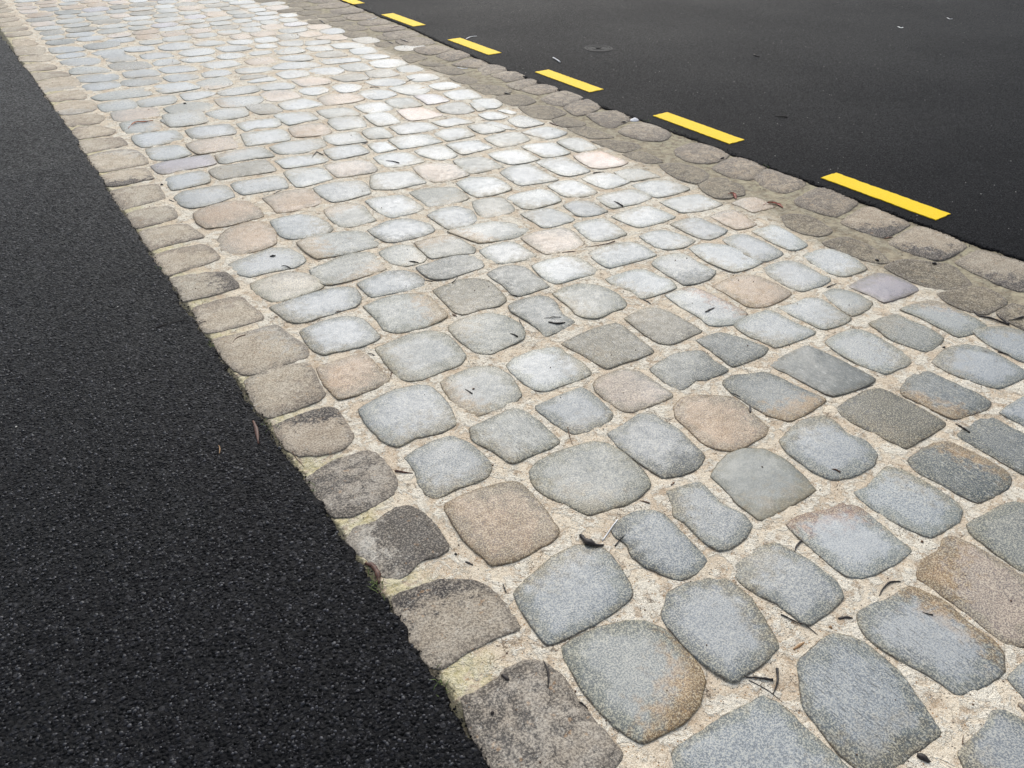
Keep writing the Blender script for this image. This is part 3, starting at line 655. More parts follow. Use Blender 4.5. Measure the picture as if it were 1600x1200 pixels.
d -1 2410,5900 2480,5910 2592,5864 2569,5677 2440,5680 2401,5734
u -1 2494,5615 2573,5617 2567,5511 2498,5450 2455,5453
w -1 1689,5691 1783,5727 1894,5677 1924,5556 1880,5488 1808,5512 1710,5555
p -1 1956,5713 2025,5705 2113,5711 2187,5608 2159,5472 2045,5487 1954,5512
w -1 1894,5406 1952,5464 2038,5442 2086,5373 2046,5280 1947,5253 1901,5308
w -1 2130,5392 2221,5405 2291,5358 2302,5276 2240,5196 2151,5185 2114,5234
p -1 1644,5482 1709,5520 1777,5521 1852,5447 1857,5269 1778,5254 1669,5261 1634,5329
t -1 1924,5155 1989,5214 2121,5182 2198,5106 2185,4978 2100,4947 1994,4964 1910,4989
w -1 1667,5196 1771,5236 1852,5215 1892,5121 1904,5014 1815,5000 1714,5006 1657,5054
g -1 1814,4906 1912,4903 2000,4875 2025,4723 1995,4672 1906,4703 1809,4729
w -1 1555,4980 1624,4994 1770,4916 1757,4744 1681,4738 1565,4731 1550,4827
w -1 2202,5127 2282,5144 2323,5068 2299,4946 2216,4957
g -1 2058,4867 2158,4886 2210,4872 2192,4777 2112,4684 2054,4703
w -1 2021,4645 2105,4669 2181,4617 2153,4399 2078,4393 2003,4406 2004,4519
w -1 2659,6063 2735,6106 2840,6035 2852,5917 2750,5923 2662,5968
w -1 2639,5862 2765,5883 2868,5813 2860,5638 2771,5626 2695,5634 2625,5696
g -1 2536,5829 2581,5812 2589,5663 2514,5644 2455,5656 2450,5757
u -1 2489,5619 2604,5625 2673,5592 2664,5405 2556,5398 2479,5437
g -1 2739,5590 2807,5616 2889,5589 2892,5444 2794,5413 2710,5456
k -1 2932,5909 3033,5937 3083,5870 3073,5720 2974,5695 2892,5661
k -1 2948,5623 3024,5646 3071,5540 3085,5442 2997,5472 2954,5531
k -1 2938,5441 3016,5445 3107,5384 3096,5180 2974,5195
k -1 2930,5131 3054,5100 3053,4892 2936,4908 2917,4985
k -1 2939,4869 3048,4820 3017,4670 2908,4602 2914,4692
w -1 2692,5346 2791,5346 2869,5306 2862,5151 2744,5140 2668,5179
b -1 2375,5377 2483,5381 2589,5336 2615,5201 2525,5149 2464,5178 2385,5244
g -1 2441,5132 2557,5140 2675,5098 2661,4935 2558,4862 2482,4891 2441,5012
w -1 2702,5030 2799,5064 2875,5026 2877,4886 2748,4864 2698,4910
w -1 2681,4803 2788,4824 2890,4779 2860,4566 2769,4582 2671,4626
b -1 2245,5169 2317,5168 2423,5072 2414,4960 2313,4914 2234,4934 2226,5041
m -1 2491,4862 2577,4862 2644,4793 2635,4628 2546,4623 2472,4629 2486,4752
g -1 2279,4870 2357,4884 2446,4824 2433,4634 2347,4639 2275,4667 2260,4752
w -1 2084,4850 2154,4889 2249,4846 2249,4695 2212,4657 2076,4668 2060,4740
P -1 2246,4634 2318,4638 2403,4601 2434,4466 2442,4379 2343,4367 2217,4394 2225,4527
d -1 2489,4554 2581,4577 2687,4549 2659,4355 2581,4326 2509,4354 2472,4440
g -1 2717,4507 2765,4475 2739,4385 2750,4335 2671,4326
w -1 2312,4291 2418,4297 2488,4289 2528,4145 2422,4160 2334,4163
K -1 3168,5749 3303,5818 3426,5834 3429,5604 3301,5565 3172,5531
K -1 3132,5439 3353,5530 3409,5431 3373,5306 3248,5245 3186,5316
d -1 2573,4105 2635,4092 2661,3998 2658,3889 2614,3927 2592,3998
w -1 2758,4545 2841,4556 2912,4508 2885,4371 2797,4313 2716,4358
b -1 2635,4269 2700,4286 2755,4258 2771,4126 2702,4104 2632,4132 2625,4196
w -1 2784,4274 2834,4257 2857,4180 2837,4142 2803,4155 2785,4238
d -1 2726,4068 2835,4113 2867,4052 2870,3885 2785,3876 2715,3887 2697,3955
b -1 2664,3830 2787,3838 2857,3809 2881,3666 2781,3628 2706,3644 2685,3728
k -1 2924,4546 3021,4537 3124,4456 3100,4292 2987,4259 2905,4315
k -1 2932,4254 3056,4212 3121,4125 3107,3969 2950,3936 2877,4005
k -1 2941,4818 3049,4832 3102,4758 3106,4585 2994,4544 2925,4637
k -1 2928,3743 3047,3699 3060,3562 3053,3443 2928,3511
k -1 2953,3915 3062,3919 3086,3748 3027,3713 2917,3769
K -1 3231,5228 3344,5295 3434,5264 3421,5071 3343,5040 3255,5045 3160,5028
K -1 3199,5002 3366,5053 3431,5022 3429,4833 3306,4798 3195,4796 3221,4908
K -1 3164,4741 3294,4780 3423,4784 3418,4658 3276,4616 3154,4577
K -1 3172,4564 3276,4616 3404,4629 3446,4525 3415,4400 3297,4408 3196,4407
K -1 3158,4319 3320,4393 3427,4380 3418,4165 3284,4123 3175,4110 3136,4180
K -1 3162,4076 3295,4137 3431,4156 3379,3951 3229,3887 3126,3896
K -1 3191,3872 3313,3870 3420,3839 3414,3701 3341,3632 3245,3603 3146,3576 3135,3677
K -1 3143,3506 3285,3575 3390,3561 3418,3448 3394,3318 3294,3246 3226,3241 3159,3303 3129,3410
gt -1 979,1866 1054,1882 1128,1878 1180,1838 1192,1766 1162,1660 1108,1635 1038,1639 982,1645 961,1699 960,1776"""
traced = []
for l in STONES.strip().split('\n'):
    q = l.split()
    P = [tuple(float(c)/1000 for c in s.split(',')) for s in q[2:]]
    traced.append((q[0], int(q[1]), P))
def level_of(cx, cy):
    d = math.hypot(cx, cy)
    return 0 if d < 2.6 else 1 if d < 5.5 else 2 if d < 9.5 else 3
centers = []
ncob = 0
fill = []
for code, ang, P in traced:
    cx = sum(p[0] for p in P)/len(P); cy = sum(p[1] for p in P)/len(P)
    rad = sum(math.dist(p, (cx, cy)) for p in P)/len(P)
    centers.append((cx, cy, P))
    lv = level_of(cx, cy)
    if cx > 2.3 and code[0] == 'k': code = 'D'
    if cx < .68 and code[0] in 'ekE': add_stone('edging_stone', P, code, ang, edging, M['old'], lv)
    elif code[0] == 'K': add_stone('kerb_stone', P, code, ang, kerb, M['old'], lv)
    else:
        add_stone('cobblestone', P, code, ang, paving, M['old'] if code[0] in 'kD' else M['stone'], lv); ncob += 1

# ---- the rest of the pattern: rows continued beyond and between the recorded stones
def inside(x, y, P):
    c = False; n = len(P); j = n-1
    for i in range(n):
        if (P[i][1] > y) != (P[j][1] > y) and x < (P[j][0]-P[i][0])*(y-P[i][1])/(P[j][1]-P[i][1])+P[i][0]: c = not c
        j = i
    return c
cells = {}
for k, (cx, cy, P) in enumerate(centers):
    for ix in range(int(min(p[0] for p in P)*4)-1, int(max(p[0] for p in P)*4)+2):
        for iy in range(int(math.floor(min(p[1] for p in P)*4))-1, int(max(p[1] for p in P)*4)+2):
            cells.setdefault((ix, iy), []).append(k)
def near_d(x, y):
    best = 9
    for k in cells.get((int(x*4), int(math.floor(y*4))), ()):
        P = centers[k][2]
        if inside(x, y, P): return -1
        for i in range(len(P)):
            a, b = P[i-1], P[i]
            ex, ey = b[0]-a[0], b[1]-a[1]; L = ex*ex+ey*ey
            u = max(0, min(1, ((x-a[0])*ex+(y-a[1])*ey)/L)) if L else 0
            best = min(best, math.hypot(x-a[0]-ex*u, y-a[1]-ey*u))
    return best
def blob(x0, x1, y0, y1, rnd):
    w, h = (x1-x0)/2, (y1-y0)/2; cx, cy = (x0+x1)/2, (y0+y1)/2; P = []
    e = rnd.uniform(3.4, 6.0)
    for i in range(10):
        a = 2*math.pi*(i+.5)/10
        c, s = math.cos(a), math.sin(a)
        r = (abs(c)**e+abs(s)**e)**(-1/e)*rnd.uniform(.93, 1.03)
        P.append((cx+w*r*c, cy+h*r*s))
    return P
rnd = random.Random(11)
codes = ['b']*4+['w']*3+['g']*7+['gt']*5+['t']*3+['p']*2+['u']*4+['d']*3+['to']*2+['m']
rows = []
y = -1.6
while y < 32:
    h = rnd.uniform(.185, .235); rows.append((y, y+h)); y += h+.015
for (y0, y1) in rows:
    x = S1+.012+rnd.uniform(0, .03)
    while x < 3.08:
        w = rnd.uniform(.16, .26)
        P = blob(x, x+w, y0+rnd.uniform(-.008, .008), y1+rnd.uniform(-.008, .008), rnd)
        x += w+.014
        c = rnd.choice(codes)
        cx = sum(p[0] for p in P)/len(P); cy = sum(p[1] for p in P)/len(P)
        if cx > 2.88: c = 'D' if rnd.random() < .8 else 'u'
        if near_d(cx, cy) < .045 or (cx > 2.84 and 1.2 < cy < 5.9): continue
        ds = [near_d(*p) for p in P]
        if min(ds) < .012:
            # pull the outline back from its neighbours
            Q = []; ok = True
            for p in P:
                f = 1.
                while f > .3 and near_d(cx+(p[0]-cx)*f, cy+(p[1]-cy)*f) < .014: f -= .05
                Q.append((cx+(p[0]-cx)*f, cy+(p[1]-cy)*f))
            P = Q
            ar = abs(sum(P[i-1][0]*P[i][1]-P[i][0]*P[i-1][1] for i in range(len(P))))/2
            if ar < .010: continue
        fill.append((c, P, cx, cy, paving, 'cobblestone'))
for side, x0, x1, nm, par in ((0, .43, .645, 'edging_stone', edging), (1, 3.14, 3.44, 'kerb_stone', kerb)):
    y = -1.6
    while y < 32:
        h = rnd.uniform(.19, .24) if side == 0 else rnd.uniform(.24, .34)
        o = interp(KEDGE, y)-3.44 if side else 0
        P = blob(x0+o, x1+o+rnd.uniform(-.01, .01), y, y+h, rnd); y += h+.03
        cx = sum(p[0] for p in P)/len(P); cy = sum(p[1] for p in P)/len(P)
        if near_d(cx, cy) < .05: continue
        if min(near_d(*p) for p in P) < .008:
            Q = []
            for p in P:
                f = 1.
                while f > .3 and near_d(cx+(p[0]-cx)*f, cy+(p[1]-cy)*f) < .012: f -= .05
                Q.append((cx+(p[0]-cx)*f, cy+(p[1]-cy)*f))
            P = Q
            if abs(sum(P[i-1][0]*P[i][1]-P[i][0]*P[i-1][1] for i in range(len(P))))/2 < .014: continue
        fill.append(('e' if side == 0 else 'K', P, cx, cy, par, nm))

def in_view(cx, cy):
    c, s = .8278746, .5609132
    X = cx*c-cy*s; Y = cx*s+cy*c
    cp, sp = math.cos(math.radians(35.7106)), math.sin(math.radians(35.7106))
    f = Y*cp+1.5*sp
    if f <= .05: return False
    u = X/f*1220/800; v = (Y*sp-1.5*cp)/f*1220/600
    return abs(u) < 1.06 and abs(v) < 1.08
cand = [f for f in fill if f[5] == 'cobblestone' and in_view(f[2], f[3])]
cand.sort(key=lambda f: math.hypot(f[2], f[3]))
indiv = set(id(f) for f in cand[:max(0, 300-ncob)])
joined = {}
for f in fill:
    c, P, cx, cy, par, nm = f
    mat = M['old'] if c in 'eKD' else M['stone']
    if id(f) in indiv or (nm != 'cobblestone' and in_view(cx, cy)):
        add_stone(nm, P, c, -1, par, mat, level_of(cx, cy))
    else:
        r2 = random.Random(int(P[0][0]*1e4)*31+int(P[0][1]*1e4))
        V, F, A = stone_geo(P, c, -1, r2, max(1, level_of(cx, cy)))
        key = (par.name, mat.name, nm)
        J = joined.setdefault(key, ([], [], [], par, mat)); b = len(J[0])
        J[0].extend(V); J[1].extend([tuple(i+b for i in q) for q in F]); J[2].extend(A)
for (pn, mn_, nm), (V, F, A, par, mat) in joined.items():
    me = mesh(nm+'s_beyond', V, F); set_attrs(me, A)
    o = link({'cobblestone': 'distant_cobblestones', 'edging_stone': 'distant_edging_stones', 'kerb_stone': 'distant_kerb_stones'}[nm], me, mat, par); o['kind'] = 'stuff'

# ---------------------------------------------------------------- asphalt sheets with ragged edges
def asphalt(name, tab, sign, far, top, mat):
    ys = np.concatenate([np.arange(-4, 0, .1), np.arange(0, 3, .006), np.arange(3, 8, .015), np.arange(8, 14, .05), np.arange(14, 60.1, 1.)])
    e = np.interp(ys, [a for a, b in tab], [b for a, b in tab])
    e = e + .009*vnoise(ys*7, ys*0+3, 5) + .008*vnoise(ys*31, ys*0, 6) + .003*vnoise(ys*170, ys*0, 7)
    offs = [0, .002, .006, .014, .03, .06, .2, 1, 4, far]
    prof = [-.03, -.002, .6, 1, 1, 1, 1, 1, 1, 1]
    V = []; F = []
    for j, yy in enumerate(ys):
        for k, o in enumerate(offs):
            z = prof[k] if prof[k] < 0 else prof[k]*top
            jig = 0
            if 0 < k < 6:
                jig = .0022*float(vnoise(np.array([yy*150.]), np.array([k*3.3]), 9)[0])
                z += .0022*float(vnoise(np.array([yy*170.]), np.array([k*7.1]), 10)[0])*(1 if k < 4 else .4)
            V.append((e[j]+sign*o+jig, yy, z))
    n = len(offs)
    for j in range(len(ys)-1):
        for k in range(n-1):
            q = (j*n+k, j*n+k+1, (j+1)*n+k+1, (j+1)*n+k)
            F.append(q if sign > 0 else tuple(reversed(q)))
    o = link(name, mesh(name, V, F), mat); o['kind'] = 'structure'; return o, e
road, _ = asphalt('road', KEDGE, 1, 30, .006, M['road'])
path, _ = asphalt('footpath', LEDGE, -1, 8, .010, M['path'])

# loose and half buried chips along both ragged edges
def chips(name, n, fx, y0, y1, parent, mat, szs):
    V = []; F = []; r = random.Random(5)
    for i in range(n):
        y = y0+(y1-y0)*r.random()**1.5; x = fx(y, r); s = r.uniform(*szs)
        q = Matrix.Rotation(r.uniform(0, 6.3), 3, Vector((r.random()-.5, r.random()-.5, r.random()-.5)).normalized())
        b = len(V)
        for c in ((1, 0, 0), (-1, 0, 0), (0, 1, 0), (0, -1, 0), (0, 0, 1), (0, 0, -1)):
            w = q @ (Vector(c)*s*r.uniform(.6, 1.1)); V.append((x+w.x, y+w.y, .0045+abs(s)*.3+w.z*.7))
        for t in ((0, 2, 4), (2, 1, 4), (1, 3, 4), (3, 0, 4), (2, 0, 5), (1, 2, 5), (3, 1, 5), (0, 3, 5)): F.append(tuple(b+k for k in t))
    o = link(name, mesh(name, V, F), mat, parent, smooth=False); o['kind'] = 'stuff'
chips('edge_chips', 1500, lambda y, r: interp(LEDGE, y)+r.gauss(-.006, .006), .3, 8, path, M['path'], (.0022, .0045))
chips('edge_chips', 2200, lambda y, r: interp(KEDGE, y)+r.gauss(.012, .012), .9, 8, road, M['road'], (.0025, .0055))

# coarse aggregate standing proud of the footpath near the camera
def mat_chip():
    t = NT('aggregate')
    ri = t.n.new('ShaderNodeNewGeometry').outputs['Random Per Island']
    col = t.mix(t.math('POWER', ri, 2.), (.0035, .0037, .0045), (.040, .041, .048))
    return t.done(col, t.ramp(ri, 0, 1, .60, .38), t.bump(t.noise(500, 2), .3, .0006), .3)
def aggregate(n):
    g = np.random.default_rng(4)
    y = .15+4.6*g.random(n)**1.35; x = -2.1-.35*y+(2.1+.35*y+.42)*g.random(n)**.9
    e = np.interp(y, [a for a, b in LEDGE], [b for a, b in LEDGE])
    k = x < e-.006; x, y = x[k], y[k]; n = len(x)
    s = .0019+.0042*g.random(n)**2.6+.0003*y
    base = np.array([(1, 0, 0), (.25, .85, 0), (-.8, .55, 0), (-.85, -.5, 0), (.2, -.95, 0), (.45, .3, .55), (-.4, .25, .6), (-.05, -.5, .5)])
    P = base[None]*(1+.35*(g.random((n, 8, 1))-.5)) + .12*(g.random((n, 8, 3))-.5)
    P[:, :, 1] *= g.uniform(.55, 1., (n, 1))
    a = g.random(n)*6.283; c, q = np.cos(a)[:, None], np.sin(a)[:, None]
    X = P[:, :, 0]*c-P[:, :, 1]*q; Y = P[:, :, 0]*q+P[:, :, 1]*c
    tl = g.normal(0, .22, (n, 2))
    Z = P[:, :, 2]+X*tl[:, :1]+Y*tl[:, 1:]
    V = np.stack([x[:, None]+X*s[:, None], y[:, None]+Y*s[:, None], .0094+Z*s[:, None]*.75], 2).reshape(-1, 3)
    T = np.array([(0, 1, 5), (1, 6, 5), (1, 2, 6), (2, 3, 6), (3, 7, 6), (3, 4, 7), (4, 0, 7), (0, 5, 7), (5, 6, 7)])
    F = (T[None]+8*np.arange(n)[:, None, None]).reshape(-1, 3)
    me = bpy.data.meshes.new('aggregate_chips')
    me.vertices.add(len(V)); me.vertices.foreach_set('co', V.ravel())
    me.loops.add(F.size); me.loops.foreach_set('vertex_index', F.ravel().astype(np.int32))
    me.polygons.add(len(F)); me.polygons.foreach_set('loop_start', np.arange(0, F.size, 3, dtype=np.int32))
    me.update(calc_edges=True)
    o = link('aggregate_chips', me, mat_chip(), path, smooth=False); o['kind'] = 'stuff'
aggregate(90000)

# ---------------------------------------------------------------- yellow dashes
def dash(y0, L, x0, x1, skew=.0):
    n = 40; T = []; B = []; r = random.Random(int(y0*100))
    pts = []
    for i in range(n+1): pts.append((x0+r.gauss(0, .0016), y0+L*i/n))
    for i in range(9): pts.append((x0+(x1-x0)*(i+.5)/9, y0+L+r.gauss(0, .0018)))
    for i in range(n+1): pts.append((x1+r.gauss(0, .0016), y0+L-L*i/n))
    for i in range(9): pts.append((x1+(x0-x1)*(i+.5)/9, y0+r.gauss(0, .0018)))
    N = len(pts); cx, cy = (x0+x1)/2, y0+L/2
    V = [(x, y, .0095) for x, y in pts] + [(x, y, .0030) for x, y in pts]
    m = len(V)
    F = [tuple(reversed(range(N)))] + [(i, (i+1) % N, N+(i+1) % N, N+i) for i in range(N)]
    me = mesh('yellow_dash', V, F)
    return link('yellow_dash', me, M['paint'], road, smooth=False)
for k in range(-1, 14):
    y0 = 1.695+1.275*k
    dash(y0, .640, 3.515+(.012 if k > 3 else 0), 3.637+(.015 if k > 3 else 0))

# ---------------------------------------------------------------- round valve cover in the road
def disc_rings(prof, n=48):
    V = []; F = []
    for r, z in prof:
        for i in range(n): a = 2*math.pi*i/n; V.append((r*math.cos(a), r*math.sin(a), z))
    for k in range(len(prof)-1):
        for i in range(n): j = (i+1) % n; F.append((k*n+i, k*n+j, (k+1)*n+j, (k+1)*n+i))
    F.append(tuple(range((len(prof)-1)*n, len(prof)*n)))
    return V, F
root = bpy.data.objects.new('valve_cover', None); COL.objects.link(root); root.location = (4.376, 5.203, .0065)
tag(root, 'small round worn iron cover set in the road behind the yellow dashes', 'valve cover')
V, F = disc_rings([(.118, -.012), (.118, .001), (.112, .003), (.098, .003), (.096, -.003), (.094, -.004)])
link('rim', mesh('rim', V, F), M['iron'], root, False)
V, F = disc_rings([(.0935, -.003), (.092, .0025), (.075, .0030), (.072, .0005), (.055, .0005), (.052, .003), (.034, .003), (.031, .0005)])
lid = link('lid', mesh('lid', V, F), M['iron'], root, False)
def boxm(x0, x1, y0, y1, z0, z1):
    v = [(x, y, z) for z in (z0, z1) for (x, y) in ((x0, y0), (x1, y0), (x1, y1), (x0, y1))]
    return v, [(3, 2, 1, 0), (4, 5, 6, 7), (0, 1, 5, 4), (1, 2, 6, 5), (2, 3, 7, 6), (3, 0, 4, 7)]
V, F = boxm(-.022, .022, -.006, .006, .0006, .006); link('key_bar', mesh('key_bar', V, F), M['iron'], lid, False)

# ---------------------------------------------------------------- debris: leaves, twigs, bark, paper
bvh = BVHTree.FromPolygons(BV, BF)
def ground_z(x, y):
    h = bvh.ray_cast(Vector((x, y, .3)), Vector((0, 0, -1)))
    z = float(mortar_z(x, y))
    if h[0] is not None: z = max(z, h[0].z)
    if x < interp(LEDGE, y): z = max(z, .010)
    if x > interp(KEDGE, y): z = max(z, .006)
    return z
def refine(P, n):
    P = [Vector((p[0], p[1], 0)) for p in P]
    L = [0]
    for i in range(1, len(P)): L.append(L[-1]+(P[i]-P[i-1]).length)
    out = []
    for k in range(n):
        d = L[-1]*k/(n-1); i = 1
        while i < len(P)-1 and d > L[i]: i += 1
        u = (d-L[i-1])/max(1e-9, L[i]-L[i-1])
        a, b = P[i-1], P[i]; p0 = P[i-2] if i > 1 else a*2-b; p3 = P[i+1] if i < len(P)-1 else b*2-a
        out.append(.5*((2*a)+(b-p0)*u+(2*p0-5*a+4*b-p3)*u*u+(-p0+3*a-3*b+p3)*u**3))
    return out
def tube(P, r, rnd, taper=(.5, 1, .35), flat=1., lift=0., seg=7, n=None, rough=.18):
    n = n or max(5, len(P)*3); Q = refine(P, n); V = []; F = []
    for i, p in enumerate(Q):
        u = i/(n-1)
        t = (Q[min(n-1, i+1)]-Q[max(0, i-1)]); t.z = 0; t = t.normalized() if t.length > 0 else Vector((1, 0, 0))
        s = Vector((-t.y, t.x, 0))
        w = taper[0]+(taper[1]-taper[0])*min(1, u*2) if u < .5 else taper[1]+(taper[2]-taper[1])*(u*2-1)
        rr = r*w*rnd.uniform(1-rough, 1+rough)
        z = ground_z(p.x, p.y)+rr*flat*.85+lift*math.sin(math.pi*u)
        for k in range(seg):
            a = 2*math.pi*k/seg
            q = p+s*math.cos(a)*rr*rnd.uniform(1-rough, 1+rough)
            V.append((q.x, q.y, z+math.sin(a)*rr*flat))
    for i in range(n-1):
        for k in range(seg):
            j = (k+1) % seg; F.append((i*seg+k, i*seg+j, (i+1)*seg+j, (i+1)*seg+k))
    F.append(tuple(reversed(range(seg)))); F.append(tuple(range((n-1)*seg, n*seg)))
    return V, F
def sheet(P, w, rnd, curl, thick=.0006, outline=None, n=13, m=5, lobed=0.):
    Q = refine(P, n); top = []
    for i, p in enumerate(Q):
        u = i/(n-1); t = (Q[min(n-1, i+1)]-Q[max(0, i-1)]); t.z = 0; t.normalize(); s = Vector((-t.y, t.x, 0))
        ww = w*(outline(u) if outline else 1)
        if lobed: ww *= 1+lobed*math.sin(u*22)
        for k in range(m):
            v = k/(m-1)*2-1; q = p+s*v*ww*.5
            z = ground_z(q.x, q.y)+.0012+curl*(v*v)*w*.5+rnd.uniform(0, .0008)+curl*w*.35*abs(math.sin(u*3+1))
            top.append(Vector((q.x, q.y, z)))
    N = len(top); V = [tuple(p) for p in top]+[(p.x, p.y, p.z-thick) for p in top]; F = []
    for i in range(n-1):
        for k in range(m-1):
            a = i*m+k; F.append((a, a+m, a+m+1, a+1)); F.append((N+a, N+a+1, N+a+m+1, N+a+m))
    B = [i*m for i in range(n)]+[(n-1)*m+k for k in range(1, m)]+[i*m+m-1 for i in range(n-2, -1, -1)]+[k for k in range(m-2, 0, -1)]
    for i in range(len(B)):
        a, b = B[i], B[(i+1) % len(B)]; F.append((a, b, N+b, N+a))
    return V, F
